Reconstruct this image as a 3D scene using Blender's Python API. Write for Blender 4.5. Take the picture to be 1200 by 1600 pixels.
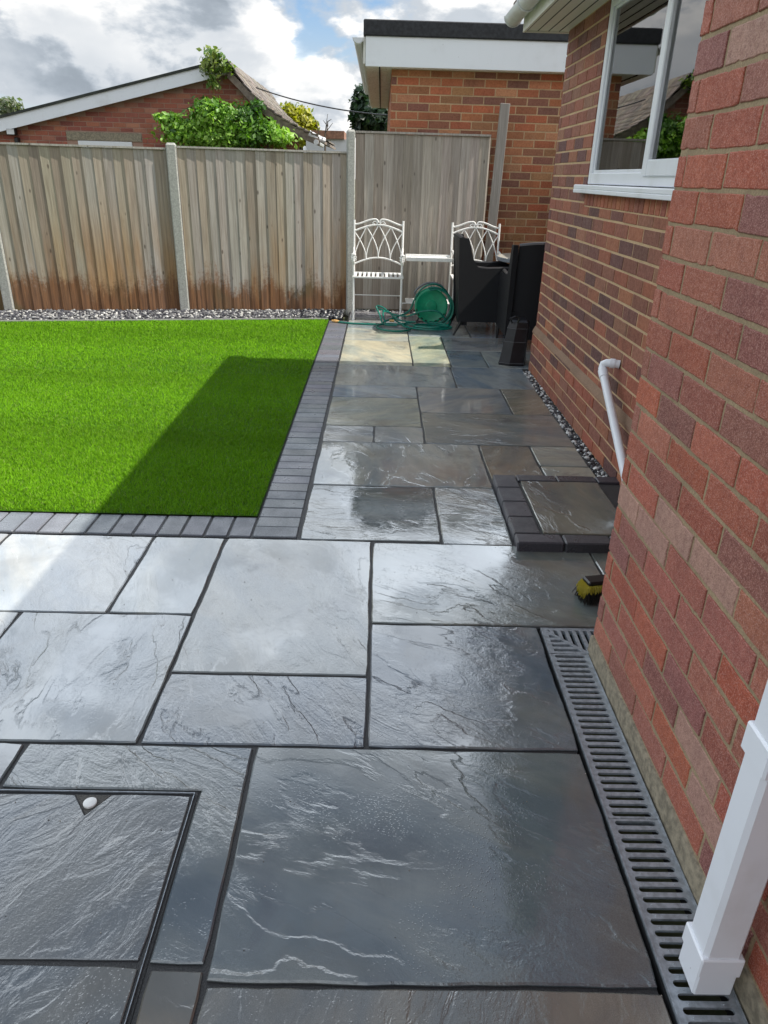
import bpy, math, random
import numpy as np
from mathutils import Vector, Matrix, Euler
for o in list(bpy.data.objects): bpy.data.objects.remove(o)
SC = bpy.context.scene; COL = SC.collection
rnd = random.Random(7); R = math.radians

# ------------------------------------------------------------------ camera
CR = [[0.9996564699430754, 0.022163469105914956, 0.013990094286321055],
      [-0.003329612378452954, -0.4220635750781753, 0.906560120606261],
      [0.02599722643587682, -0.9062952715475351, -0.42184478779311846]]
cam_d = bpy.data.cameras.new('camera'); cam = bpy.data.objects.new('camera', cam_d); COL.objects.link(cam)
cam_d.sensor_fit = 'VERTICAL'; cam_d.sensor_height = 36.0; cam_d.sensor_width = 27.0
cam_d.lens = 1129.57/1600*36; cam_d.clip_start = 0.02; cam_d.clip_end = 2000
cam.matrix_world = Matrix(((CR[0][0], -CR[0][1], -CR[0][2], 0), (CR[1][0], -CR[1][1], -CR[1][2], 0),
                           (CR[2][0], -CR[2][1], -CR[2][2], 1.45), (0, 0, 0, 1)))
SC.camera = cam
SC.render.resolution_x = 768; SC.render.resolution_y = 1024
SC.view_settings.view_transform = 'Standard'; SC.view_settings.look = 'None'
SC.view_settings.exposure = 0.42; SC.view_settings.gamma = 1.0

# ------------------------------------------------------------------ sun and sky
SUN_EL = R(49.5); SUN_DIR = Vector((math.cos(SUN_EL)*0.999, -math.cos(SUN_EL)*0.03, math.sin(SUN_EL))).normalized()
sd = bpy.data.lights.new('sun', 'SUN'); sd.energy = 5.0; sd.angle = R(0.5); sd.color = (1.0, 0.95, 0.87)
so = bpy.data.objects.new('sun', sd); COL.objects.link(so)
so.rotation_euler = SUN_DIR.to_track_quat('Z', 'Y').to_euler(); so.location = (6, -2, 12)

def build_world():
    w = bpy.data.worlds.new("World"); SC.world = w; w.use_nodes = True
    nt = w.node_tree; N = nt.nodes; L = nt.links
    for n in list(N): N.remove(n)
    out = N.new('ShaderNodeOutputWorld')
    sky = N.new('ShaderNodeTexSky'); sky.sky_type = 'NISHITA'; sky.sun_disc = False
    sky.sun_elevation = SUN_EL; sky.dust_density = 0.2; sky.ozone_density = 4.0; sky.air_density = 1.0; sky.sun_rotation = math.atan2(SUN_DIR.x, SUN_DIR.y)
    bg = N.new('ShaderNodeBackground'); bg.inputs['Strength'].default_value = 0.11
    L.new(sky.outputs[0], bg.inputs['Color'])
    tc = N.new('ShaderNodeTexCoord')
    sp = N.new('ShaderNodeSeparateXYZ'); L.new(tc.outputs['Generated'], sp.inputs[0])
    def M(op, a, b=None, c=None, clamp=False):
        n = N.new('ShaderNodeMath'); n.operation = op; n.use_clamp = clamp
        for i, x in enumerate((a, b, c)):
            if x is None: continue
            if isinstance(x, (int, float)): n.inputs[i].default_value = x
            else: L.new(x, n.inputs[i])
        return n.outputs[0]
    def noise(ox, oy, oz, scale, detail, rough, dist=0.0):
        cb = N.new('ShaderNodeCombineXYZ')
        L.new(M('ADD', sp.outputs[0], ox), cb.inputs[0]); L.new(M('ADD', sp.outputs[1], oy), cb.inputs[1])
        L.new(M('MULTIPLY_ADD', sp.outputs[2], 1.9, oz), cb.inputs[2])
        n = N.new('ShaderNodeTexNoise'); L.new(cb.outputs[0], n.inputs['Vector'])
        n.inputs['Scale'].default_value = scale; n.inputs['Detail'].default_value = detail
        n.inputs['Roughness'].default_value = rough; n.inputs['Distortion'].default_value = dist
        return n.outputs[0]
    OX, OY, OZ = 9.42, 3.3, 2.5
    SCL = 4.2
    n1 = noise(OX, OY, OZ, SCL, 11, 0.54, 0.15)
    n2 = noise(OX+0.02, OY, OZ+0.045, SCL, 11, 0.54, 0.15)     # towards the sun: lit tops
    n3 = noise(OX+5, OY, 8.1, 2.6, 5, 0.5)
    def ramp(x, a, b):
        n = N.new('ShaderNodeMapRange'); n.interpolation_type = 'SMOOTHSTEP'
        L.new(x, n.inputs[0]); n.inputs[1].default_value = a; n.inputs[2].default_value = b
        return n.outputs[0]
    z_ = sp.outputs[2]
    zen = ramp(z_, 0.62, 0.80)
    cover = M('MULTIPLY', ramp(n1, 0.36, 0.44), M('MULTIPLY_ADD', zen, -0.30, 1.0))
    cover = M('MAXIMUM', cover, M('MULTIPLY', M('SUBTRACT', 1.0, ramp(z_, 0.05, 0.19)), 0.85))     # hazy cloud near the horizon
    up_ = ramp(z_, 0.26, 0.40)
    cover = M('MAXIMUM', cover, M('MULTIPLY', up_, 0.80))
    thick = M('MULTIPLY', ramp(n1, 0.43, 0.57), M('MULTIPLY_ADD', up_, -0.25, 1.0))
    lit = ramp(M('SUBTRACT', n1, n2), -0.035, 0.05)
    fl = ramp(n3, 0.32, 0.58)
    br = M('MULTIPLY_ADD', lit, 0.40, 0.55)
    br = M('MULTIPLY', br, M('MULTIPLY_ADD', M('MULTIPLY', thick, M('MULTIPLY_ADD', fl, 0.6, 0.4)), -0.37, 1.0))
    hi = M('MULTIPLY', M('MULTIPLY', ramp(z_, 0.20, 0.40), M('SUBTRACT', 1.0, ramp(z_, 0.60, 0.77))), M('MULTIPLY_ADD', ramp(sp.outputs[1], 0.0, 0.6), 0.7, 0.3))
    br = M('MULTIPLY', br, M('MULTIPLY_ADD', ramp(z_, 0.66, 0.80), -0.25, 1.0))
    br = M('MULTIPLY', br, M('MULTIPLY_ADD', hi, 2.6, 1.0))
    cm = N.new('ShaderNodeMix'); cm.data_type = 'RGBA'
    cm.inputs[6].default_value = (0.76, 0.87, 1.0, 1); cm.inputs[7].default_value = (1.0, 0.985, 0.96, 1)
    L.new(M('MULTIPLY', ramp(br, 0.30, 0.95), M('MULTIPLY_ADD', up_, -0.75, 1.0)), cm.inputs[0])
    cbg = N.new('ShaderNodeBackground'); L.new(cm.outputs[2], cbg.inputs['Color']); L.new(br, cbg.inputs['Strength'])
    mx = N.new('ShaderNodeMixShader'); L.new(cover, mx.inputs[0]); L.new(bg.outputs[0], mx.inputs[1]); L.new(cbg.outputs[0], mx.inputs[2])
    L.new(mx.outputs[0], out.inputs[0])
build_world()

# ------------------------------------------------------------------ mesh builder
class MB:
    def __init__(s): s.v = []; s.f = []; s.m = []; s.c = []; s.r = []
    def add(s, vs, fs, m=0, c=(1, 1, 1), r=0.0):
        b = len(s.v); s.v += [tuple(p) for p in vs]
        for f in fs: s.f.append([b+i for i in f]); s.m.append(m); s.c.append(c); s.r.append(r)
    def box(s, x0, x1, y0, y1, z0, z1, m=0, c=(1, 1, 1), b=0.0, r=0.0, T=None):
        if b <= 0:
            vs = [(x0,y0,z0),(x1,y0,z0),(x1,y1,z0),(x0,y1,z0),(x0,y0,z1),(x1,y0,z1),(x1,y1,z1),(x0,y1,z1)]
            fs = [(3,2,1,0),(4,5,6,7),(0,1,5,4),(1,2,6,5),(2,3,7,6),(3,0,4,7)]
        else:
            # chamfered box
            vs = []; idx = {}
            X = (x0, x1); Y = (y0, y1); Z = (z0, z1); sg = (1, -1)
            for i in (0,1):
                for j in (0,1):
                    for k in (0,1):
                        for a in range(3):
                            p = [X[i], Y[j], Z[k]]
                            d = [sg[i]*b, sg[j]*b, sg[k]*b]
                            q = [p[t] + (0 if t == a else d[t]) for t in range(3)]
                            idx[(i,j,k,a)] = len(vs); vs.append(tuple(q))
            fs = []
            def g(i,j,k,a): return idx[(i,j,k,a)]
            for a in range(3):
                for s_ in (0,1):
                    o = [t for t in range(3) if t != a]
                    q = []
                    for (u, w) in ((0,0),(1,0),(1,1),(0,1)):
                        c3 = [0,0,0]; c3[a] = s_; c3[o[0]] = u; c3[o[1]] = w
                        q.append(g(c3[0], c3[1], c3[2], a))
                    # orientation
                    if (s_ == 0) ^ (a == 1): q = q[::-1]
                    fs.append(q)
            for a in range(3):           # edges along axis a
                o = [t for t in range(3) if t != a]
                for u in (0,1):
                    for w in (0,1):
                        c0 = [0,0,0]; c1 = [0,0,0]; c1[a] = 1
                        for c3 in (c0, c1): c3[o[0]] = u; c3[o[1]] = w
                        q = [g(*c0, o[0]), g(*c1, o[0]), g(*c1, o[1]), g(*c0, o[1])]
                        if (u ^ w) ^ (a == 1): q = q[::-1]
                        fs.append(q)
            for i in (0,1):
                for j in (0,1):
                    for k in (0,1):
                        q = [g(i,j,k,0), g(i,j,k,1), g(i,j,k,2)]
                        if (i+j+k) % 2 == 0: q = q[::-1]
                        fs.append(q)
        if T is not None: vs = [tuple(T @ Vector(p)) for p in vs]
        s.add(vs, fs, m, c, r)
    def prism(s, pts, z0, z1, m=0, c=(1,1,1), r=0.0, T=None, bev=0.0):
        n = len(pts)
        if bev > 0:
            cx = sum(p[0] for p in pts)/n; cy = sum(p[1] for p in pts)/n
            ins = []
            for i in range(n):
                p0 = Vector(pts[i-1][:2]); p = Vector(pts[i][:2]); p1 = Vector(pts[(i+1) % n][:2])
                a = (p-p0).normalized(); b = (p1-p).normalized()
                nn = (Vector((-a.y, a.x))+Vector((-b.y, b.x)))
                nn = nn.normalized() if nn.length > 1e-6 else Vector((-a.y, a.x))
                ins.append(p+nn*bev)
            vs = [(p[0],p[1],z0) for p in pts]+[(p[0],p[1],z1-bev*.8) for p in pts]+[(p.x,p.y,z1) for p in ins]
            fs = [tuple(range(n))[::-1], tuple(range(2*n, 3*n))]
            for i in range(n):
                j = (i+1) % n
                fs += [(i, j, n+j, n+i), (n+i, n+j, 2*n+j, 2*n+i)]
        else:
            vs = [(p[0],p[1],z0) for p in pts]+[(p[0],p[1],z1) for p in pts]
            fs = [tuple(range(n))[::-1], tuple(range(n, 2*n))]+[(i, (i+1) % n, n+(i+1) % n, n+i) for i in range(n)]
        if T is not None: vs = [tuple(T @ Vector(p)) for p in vs]
        s.add(vs, fs, m, c, r)
    def tube(s, path, rad, n=8, m=0, c=(1,1,1), closed=False, cap=True, flat=1.0):
        P = [Vector(p) for p in path]; k = len(P)
        rads = rad if isinstance(rad, (list, tuple)) else [rad]*k
        vs = []; up = None
        for i in range(k):
            if closed: t = P[(i+1) % k]-P[i-1]
            else: t = P[min(i+1, k-1)]-P[max(i-1, 0)]
            t.normalize()
            if up is None:
                up = Vector((0,0,1)) if abs(t.z) < 0.9 else Vector((0,1,0))
            u = (up-t*up.dot(t)); u.normalize(); w = t.cross(u); up = u
            for j in range(n):
                a = 2*math.pi*j/n
                vs.append(tuple(P[i]+(u*math.cos(a)*flat+w*math.sin(a))*rads[i]))
        fs = []
        for i in range(k if closed else k-1):
            a = i*n; b = ((i+1) % k)*n
            for j in range(n):
                fs.append((a+j, a+(j+1) % n, b+(j+1) % n, b+j))
        if cap and not closed:
            fs.append(tuple(range(n))[::-1]); fs.append(tuple(range((k-1)*n, k*n)))
        s.add(vs, fs, m, c)
    def lathe(s, prof, n=32, T=None, m=0, c=(1,1,1)):
        k = len(prof); vs = []
        for (r_, z) in prof:
            for j in range(n):
                a = 2*math.pi*j/n; vs.append((r_*math.cos(a), r_*math.sin(a), z))
        fs = [(i*n+j, i*n+(j+1) % n, (i+1)*n+(j+1) % n, (i+1)*n+j) for i in range(k-1) for j in range(n)]
        fs += [tuple(range(n))[::-1], tuple(range((k-1)*n, k*n))]
        if T is not None: vs = [tuple(T @ Vector(p)) for p in vs]
        s.add(vs, fs, m, c)
    def grid(s, fn, nu, nv, m=0, c=(1,1,1), thick=None, closeu=False):
        vs = [tuple(fn(i/nu, j/nv)) for i in range(nu+1) for j in range(nv+1)]
        fs = [(i*(nv+1)+j, (i+1)*(nv+1)+j, (i+1)*(nv+1)+j+1, i*(nv+1)+j+1) for i in range(nu) for j in range(nv)]
        s.add(vs, fs, m, c)
    def build(s, name, mats, parent=None, world=True, smooth=False, angle=35):
        V = np.array(s.v, dtype=np.float64)
        off = (V.min(0)+V.max(0))/2
        base = np.array(parent.location) if (parent is not None and world) else np.zeros(3)
        me = bpy.data.meshes.new(name)
        me.from_pydata((V-off).tolist(), [], s.f)
        if not isinstance(mats, (list, tuple)): mats = [mats]
        for m in mats: me.materials.append(m)
        me.polygons.foreach_set('material_index', s.m)
        cnt = np.array([len(f) for f in s.f])
        ca = me.color_attributes.new('tint', 'FLOAT_COLOR', 'CORNER')
        cc = np.ones((len(s.f), 4)); cc[:, :3] = np.array(s.c).reshape(-1, 3); cc[:, 3] = 1
        ca.data.foreach_set('color', np.repeat(cc, cnt, axis=0).ravel())
        ra = me.attributes.new('seed', 'FLOAT', 'FACE'); ra.data.foreach_set('value', np.array(s.r, dtype=np.float32))
        if smooth:
            me.polygons.foreach_set('use_smooth', [True]*len(s.f))
            me.set_sharp_from_angle(angle=R(angle))
        me.validate(); me.update()
        o = bpy.data.objects.new(name, me); COL.objects.link(o)
        o.location = off-base
        if parent is not None: o.parent = parent
        return o

def tag(o, label=None, cat=None, group=None, kind=None):
    if label: o['label'] = label
    if cat: o['category'] = cat
    if group: o['group'] = group
    if kind: o['kind'] = kind
    return o
def thing(name, label, cat, loc, group=None, rz=0.0):
    e = bpy.data.objects.new(name, None); COL.objects.link(e); e.empty_display_size = 0.1
    e.location = loc; e.rotation_euler = (0, 0, rz)
    return tag(e, label, cat, group)

# ------------------------------------------------------------------ materials
class NT:
    def __init__(s, name):
        s.mat = bpy.data.materials.new(name); s.mat.use_nodes = True
        s.t = s.mat.node_tree; s.N = s.t.nodes; s.L = s.t.links
        s.b = s.N['Principled BSDF']; s._obj = None
    def sset(s, sock, v):
        if isinstance(v, bpy.types.NodeSocket): s.L.new(v, sock)
        elif v is not None:
            if sock.type == 'RGBA' and len(v) == 3: v = (*v, 1)
            sock.default_value = v
    def obj(s):
        if s._obj is None: s._obj = s.N.new('ShaderNodeTexCoord').outputs['Object']
        return s._obj
    def pos(s): return s.N.new('ShaderNodeNewGeometry').outputs['Position']
    def attr(s, name, out='Color'):
        n = s.N.new('ShaderNodeAttribute'); n.attribute_name = name; return n.outputs[out]
    def math(s, op, a, b=None, c=None, clamp=False):
        n = s.N.new('ShaderNodeMath'); n.operation = op; n.use_clamp = clamp
        for i, x in enumerate((a, b, c)):
            if x is not None: s.sset(n.inputs[i], x)
        return n.outputs[0]
    def vmath(s, op, a, b=None):
        n = s.N.new('ShaderNodeVectorMath'); n.operation = op
        s.sset(n.inputs[0], a)
        if b is not None: s.sset(n.inputs[1], b)
        return n.outputs[0]
    def comb(s, x, y, z):
        n = s.N.new('ShaderNodeCombineXYZ'); s.sset(n.inputs[0], x); s.sset(n.inputs[1], y); s.sset(n.inputs[2], z); return n.outputs[0]
    def sep(s, v):
        n = s.N.new('ShaderNodeSeparateXYZ'); s.sset(n.inputs[0], v); return n.outputs
    def map(s, v, scale=(1,1,1), rot=(0,0,0), loc=(0,0,0)):
        n = s.N.new('ShaderNodeMapping'); s.sset(n.inputs['Vector'], v); n.inputs['Scale'].default_value = scale
        n.inputs['Rotation'].default_value = rot; n.inputs['Location'].default_value = loc; return n.outputs[0]
    def noise(s, v, scale, detail=4, rough=0.5, dist=0.0):
        n = s.N.new('ShaderNodeTexNoise'); s.sset(n.inputs['Vector'], v); n.inputs['Scale'].default_value = scale
        n.inputs['Detail'].default_value = detail; n.inputs['Roughness'].default_value = rough; n.inputs['Distortion'].default_value = dist
        return n.outputs[0]
    def voro(s, v, scale, feature='F1', out='Distance'):
        n = s.N.new('ShaderNodeTexVoronoi'); n.feature = feature; s.sset(n.inputs['Vector'], v); n.inputs['Scale'].default_value = scale
        return n.outputs[out]
    def ramp(s, x, a, b, lo=0.0, hi=1.0, smooth=True):
        n = s.N.new('ShaderNodeMapRange'); n.interpolation_type = 'SMOOTHSTEP' if smooth else 'LINEAR'
        s.sset(n.inputs[0], x); n.inputs[1].default_value = a; n.inputs[2].default_value = b
        n.inputs[3].default_value = lo; n.inputs[4].default_value = hi; return n.outputs[0]
    def mix(s, f, a, b, mode='MIX'):
        n = s.N.new('ShaderNodeMix'); n.data_type = 'RGBA'; n.blend_type = mode
        s.sset(n.inputs[0], f); s.sset(n.inputs[6], a); s.sset(n.inputs[7], b); return n.outputs[2]
    def bump(s, h, strength, dist, prev=None):
        n = s.N.new('ShaderNodeBump'); s.sset(n.inputs['Height'], h)
        s.sset(n.inputs['Strength'], strength); n.inputs['Distance'].default_value = dist
        if prev is not None: s.L.new(prev, n.inputs['Normal'])
        return n.outputs[0]
    def out(s, color=None, rough=None, normal=None, **kw):
        if color is not None: s.sset(s.b.inputs['Base Color'], color)
        if rough is not None: s.sset(s.b.inputs['Roughness'], rough)
        if normal is not None: s.L.new(normal, s.b.inputs['Normal'])
        for k, v in kw.items(): s.sset(s.b.inputs[k.replace('_', ' ')], v)
        return s.mat

def m_brick(name, speck=0.5, bump=0.6, scale=1.0):
    n = NT(name); p = n.pos()
    t = n.attr('tint')
    a = n.noise(p, 55/scale, 5, 0.65)
    b = n.noise(p, 300/scale, 2, 0.75)
    c = n.noise(p, 9, 4, 0.6)
    col = n.mix(n.ramp(a, 0.3, 0.75), t, n.mix(1.0, t, (0.72, 0.66, 0.68), 'MULTIPLY'))
    col = n.mix(n.math('MULTIPLY', n.ramp(b, 0.51, 0.62), speck), col, (0.56, 0.33, 0.27))
    col = n.mix(n.math('MULTIPLY', n.ramp(b, 0.46, 0.36), speck*0.8), col, (0.10, 0.035, 0.03))
    col = n.mix(n.ramp(c, 0.35, 0.75, 0, 0.35), col, n.mix(1.0, col, (0.6, 0.6, 0.66), 'MULTIPLY'))
    if name == 'weathered_brick':      # lime bloom and damp smears
        col = n.mix(n.ramp(n.noise(n.map(p, (1, 1, 0.7)), 3.2, 6, 0.65, 0.6), 0.60, 0.78, 0, 0.38), col, (0.50, 0.36, 0.25))
        col = n.mix(n.ramp(n.noise(n.map(p, (4, 4, 1.2), (0, 0, 0), (3, 1, 5)), 1.6, 5, 0.6), 0.55, 0.72, 0, 0.5), col, n.mix(1.0, col, (0.45, 0.42, 0.42), 'MULTIPLY'))
    nb = n.bump(a, bump*0.6, 0.004); nb = n.bump(b, bump, 0.0018, nb)
    return n.out(col, n.ramp(a, 0.2, 0.8, 0.6, 0.9), nb)
def m_mortar(name, col=(0.42, 0.33, 0.22)):
    n = NT(name); p = n.pos()
    a = n.noise(p, 160, 5, 0.7); b = n.noise(p, 6, 4, 0.6)
    c = n.mix(n.ramp(a, 0.3, 0.7), tuple(x*0.72 for x in col), tuple(min(1, x*1.15) for x in col))
    c = n.mix(n.ramp(b, 0.35, 0.7, 0, 0.45), c, tuple(x*0.55 for x in col))
    return n.out(c, 0.92, n.bump(a, 0.8, 0.003))
def m_stone(name):
    """riven, rain-wet sandstone: terraced cleft surface, thin water film, per-slab tint"""
    n = NT(name); p = n.pos(); sd_ = n.attr('seed', 'Fac'); t = n.mix(1.0, n.attr('tint'), (0.92, 0.94, 0.93), 'MULTIPLY')
    off = n.comb(n.math('MULTIPLY', sd_, 13.7), n.math('MULTIPLY', sd_, 7.3), n.math('MULTIPLY', sd_, 31.1))
    rot = N = n.N.new('ShaderNodeVectorRotate'); rot.rotation_type = 'Z_AXIS'
    n.L.new(p, rot.inputs['Vector']); n.L.new(n.math('MULTIPLY', sd_, 6.283), rot.inputs['Angle'])
    q0 = n.vmath('ADD', rot.outputs[0], off)
    q = n.map(q0, (1.0, 2.6, 1.0))
    big = n.noise(q, 1.6, 9, 0.52, 0.6)
    st = n.math('MULTIPLY', big, 8.0)
    fl = n.math('FLOOR', st); fr = n.math('FRACT', st)
    terr = n.math('ADD', fl, n.ramp(fr, 0.0, 0.20))       # cleft terraces
    amt = n.ramp(n.math('ADD', n.noise(q0, 2.3, 3, 0.5), n.math('MULTIPLY', n.math('FRACT', n.math('MULTIPLY', sd_, 57.3)), 0.14)), 0.50, 0.70, 0.05, 1.0)
    med = n.noise(n.map(q0, (1.0, 2.3, 1.0)), 5.0, 8, 0.60, 0.9)
    rid = n.math('ABSOLUTE', n.math('SUBTRACT', n.noise(n.map(q0, (1.0, 2.2, 1.0)), 4.2, 8, 0.6, 0.9), 0.5))
    rid = n.ramp(rid, 0.0, 0.10)                            # branching shallow creases
    fine = n.noise(p, 120, 4, 0.62); grain = n.noise(p, 420, 2, 0.6)
    bead = n.ramp(n.voro(p, 150), 0.12, 0.34, 1.0, 0.0)
    beadm = n.ramp(n.noise(q0, 4.5, 5, 0.65), 0.47, 0.60)
    puddle = n.ramp(n.noise(q0, 1.5, 5, 0.58, 0.4), 0.47, 0.57)      # standing water film
    dry = n.math('SUBTRACT', 1.0, n.math('MULTIPLY', puddle, 0.90))
    b1 = n.bump(terr, n.math('MULTIPLY', amt, n.math('MULTIPLY', n.math('MAXIMUM', dry, 0.35), 0.70)), 0.0034)
    b2 = n.bump(med, n.math('MULTIPLY', dry, n.math('MULTIPLY_ADD', amt, 0.20, 0.07)), 0.007, b1)
    b2 = n.bump(rid, n.math('MULTIPLY', dry, 0.28), 0.0018, b2)
    b3 = n.bump(fine, n.math('MULTIPLY', dry, 0.60), 0.0010, b2)
    b3 = n.bump(bead, n.math('MULTIPLY', beadm, 0.22), 0.0010, b3)
    b4 = n.bump(n.noise(q0, 2.2, 2, 0.5), 0.08, 0.008, b3)
    # colour: mineral banding, rusty and olive blooms, pale broken edges
    c1 = n.mix(n.ramp(big, 0.34, 0.66), n.mix(1.0, t, (0.74, 0.82, 0.92), 'MULTIPLY'), n.mix(1.0, t, (1.22, 1.15, 1.06), 'MULTIPLY'))
    c2 = n.mix(n.ramp(n.noise(q0, 2.6, 5, 0.6, 0.5), 0.52, 0.70, 0, 0.40), c1, (0.135, 0.118, 0.085))
    c2 = n.mix(n.ramp(n.noise(n.map(q0, (1, 1, 1), (0, 0, 0), (4, 2, 7)), 3.4, 5, 0.6, 0.6), 0.55, 0.72, 0, 0.45), c2, (0.075, 0.085, 0.105))
    c3 = n.mix(n.ramp(med, 0.35, 0.65, 0, 0.45), c2, n.mix(1.0, c2, (0.66, 0.68, 0.72), 'MULTIPLY'))
    edge = n.math('MULTIPLY', n.ramp(fr, 0.10, 0.02), n.math('MULTIPLY', amt, 0.12))
    c4 = n.mix(edge, c3, (0.30, 0.29, 0.27))
    c6 = n.mix(n.math('MULTIPLY', n.ramp(grain, 0.35, 0.65, 0.0, 0.45), dry), c4, n.mix(1.0, c4, (0.55, 0.55, 0.55), 'MULTIPLY'))
    dark = n.mix(n.math('MULTIPLY', puddle, 0.30), c6, n.mix(1.0, c6, (0.60, 0.60, 0.60), 'MULTIPLY'))
    rg = n.math('ADD', n.ramp(med, 0.3, 0.7, 0.03, 0.11), n.ramp(fine, 0.4, 0.7, 0.0, 0.04))
    rg = n.math('MULTIPLY', rg, n.ramp(puddle, 0, 1, 1.0, 0.22))
    return n.out(dark, rg, b4, IOR=2.05)
def m_block(name):
    n = NT(name); p = n.pos(); t = n.attr('tint')
    a = n.noise(p, 230, 3, 0.7); b = n.noise(p, 7, 4, 0.6)
    c = n.mix(n.ramp(a, 0.35, 0.7), n.mix(1.0, t, (0.65, 0.65, 0.67), 'MULTIPLY'), n.mix(1.0, t, (1.25, 1.25, 1.25), 'MULTIPLY'))
    c = n.mix(n.ramp(b, 0.4, 0.7, 0, 0.35), c, n.mix(1.0, c, (0.6, 0.6, 0.6), 'MULTIPLY'))
    return n.out(c, n.ramp(b, 0.3, 0.7, 0.25, 0.5), n.bump(a, 0.7, 0.0018), IOR=1.6)
def m_simple(name, col, rough=0.5, noise=0.12, scale=20, bump=0.0, metal=0.0, ior=1.5, tint=False):
    n = NT(name); p = n.obj()
    a = n.noise(p, scale, 5, 0.6)
    base = n.attr('tint') if tint else (*col, 1)
    if tint and col != (1,1,1): base = n.mix(1.0, base, col, 'MULTIPLY')
    c = n.mix(n.ramp(a, 0.3, 0.7), n.mix(1.0, base, (1-noise,)*3, 'MULTIPLY'), n.mix(1.0, base, (1+noise,)*3, 'MULTIPLY'))
    nb = n.bump(a, bump, 0.002) if bump > 0 else None
    return n.out(c, rough, nb, Metallic=metal, IOR=ior)
def m_wood(name, stain=True, grey=(0.30, 0.265, 0.225)):
    """weathered feather-edge boards; splashed brown band near the soil where the boards stay wet"""
    n = NT(name); p = n.pos(); t = n.attr('tint'); sd_ = n.attr('seed', 'Fac')
    q = n.vmath('ADD', p, n.comb(n.math('MULTIPLY', sd_, 17), 0.0, n.math('MULTIPLY', sd_, 5)))
    g = n.noise(n.map(q, (60, 60, 2.2)), 1.0, 7, 0.65, 0.6)
    g2 = n.noise(n.map(q, (12, 12, 1.1)), 1.0, 5, 0.6, 0.5)
    knots = n.voro(n.map(q, (10.0, 10.0, 4.2)), 1.0)
    c = n.mix(n.ramp(g, 0.3, 0.72), n.mix(1.0, t, (0.70, 0.675, 0.65), 'MULTIPLY'), n.mix(1.0, t, (1.10, 1.095, 1.08), 'MULTIPLY'))
    c = n.mix(n.ramp(g2, 0.5, 0.75, 0, 0.6), c, n.mix(1.0, c, (0.72, 0.66, 0.58), 'MULTIPLY'))
    c = n.mix(n.ramp(knots, 0.13, 0.05, 0, 0.75), c, (0.06, 0.042, 0.03))
    z = n.sep(p)[2]
    if stain:
        edge = n.noise(n.map(p, (3.4, 3.4, 1.2)), 1.0, 8, 0.72)
        lvl = n.math('MULTIPLY_ADD', edge, 1.3, -0.34)
        spl = n.math('MULTIPLY', n.math('SUBTRACT', n.noise(p, 38, 4, 0.7), 0.5), 0.35)
        wet = n.ramp(n.math('ADD', n.math('SUBTRACT', lvl, z), spl), -0.14, 0.12)
        wcol = n.mix(n.ramp(g, 0.3, 0.7), (0.085, 0.035, 0.014), (0.25, 0.11, 0.04))
        wcol = n.mix(n.ramp(n.noise(p, 1.3, 3), 0.5, 0.65, 0, 0.7), wcol, (0.07, 0.065, 0.02))
        up = n.noise(n.map(p, (3.0, 3.0, 0.45)), 1.0, 4, 0.6)
        warm = n.math('MULTIPLY', n.ramp(up, 0.38, 0.60), n.ramp(z, 1.35, 0.3, 0, 0.95))
        c = n.mix(warm, c, n.mix(1.0, c, (0.95, 0.66, 0.38), 'MULTIPLY'))
        c = n.mix(n.math('MULTIPLY', wet, 0.92), c, wcol)
    return n.out(c, n.ramp(g, 0.2, 0.8, 0.7, 0.9), n.bump(g, 0.5, 0.003))
def m_grass(name):
    n = NT(name); t = n.attr('tint'); p = n.pos()
    a = n.noise(p, 1.6, 4, 0.6)
    c = n.mix(n.ramp(a, 0.3, 0.7, 0, 0.30), t, n.mix(1.0, t, (0.75, 0.82, 0.7), 'MULTIPLY'))
    n.out(c, 0.75)
    n.b.inputs['Specular IOR Level'].default_value = 0.12
    return n.mat
def m_leaf(name):
    n = NT(name); t = n.attr('tint')
    n.out(t, 0.45)
    tr = n.N.new('ShaderNodeBsdfTranslucent'); n.L.new(n.mix(1.0, t, (1.3, 1.5, 0.5), 'MULTIPLY'), tr.inputs[0])
    mx = n.N.new('ShaderNodeMixShader'); mx.inputs[0].default_value = 0.35
    n.L.new(n.b.outputs[0], mx.inputs[1]); n.L.new(tr.outputs[0], mx.inputs[2])
    n.L.new(mx.outputs[0], n.N['Material Output'].inputs[0]); return n.mat
def m_glass(name):
    n = NT(name)
    g = n.N.new('ShaderNodeBsdfGlossy'); g.inputs['Roughness'].default_value = 0.01
    tr = n.N.new('ShaderNodeBsdfTransparent'); tr.inputs[0].default_value = (0.86, 0.90, 0.89, 1)
    fz = n.N.new('ShaderNodeFresnel'); fz.inputs[0].default_value = 3.2
    mx = n.N.new('ShaderNodeMixShader'); n.L.new(fz.outputs[0], mx.inputs[0])
    n.L.new(tr.outputs[0], mx.inputs[1]); n.L.new(g.outputs[0], mx.inputs[2])
    n.L.new(mx.outputs[0], n.N['Material Output'].inputs[0]); return n.mat
def m_white(name, col=(0.78, 0.80, 0.84), rough=0.28, dirt=0.25):
    n = NT(name); p = n.pos()
    a = n.noise(p, 3.5, 5, 0.6); b = n.noise(n.map(p, (30, 30, 3)), 1.0, 4, 0.6)
    c = n.mix(n.math('MULTIPLY', n.ramp(a, 0.5, 0.75), dirt), col, (0.45, 0.44, 0.40))
    c = n.mix(n.ramp(b, 0.55, 0.75, 0, dirt*0.4), c, (0.55, 0.54, 0.50))
    c = n.mix(n.ramp(n.noise(n.map(p, (90, 90, 45)), 1.0, 2, 0.5), 0.76, 0.80, 0, 0.8), c, (0.10, 0.095, 0.085))
    return n.out(c, rough)
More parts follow.
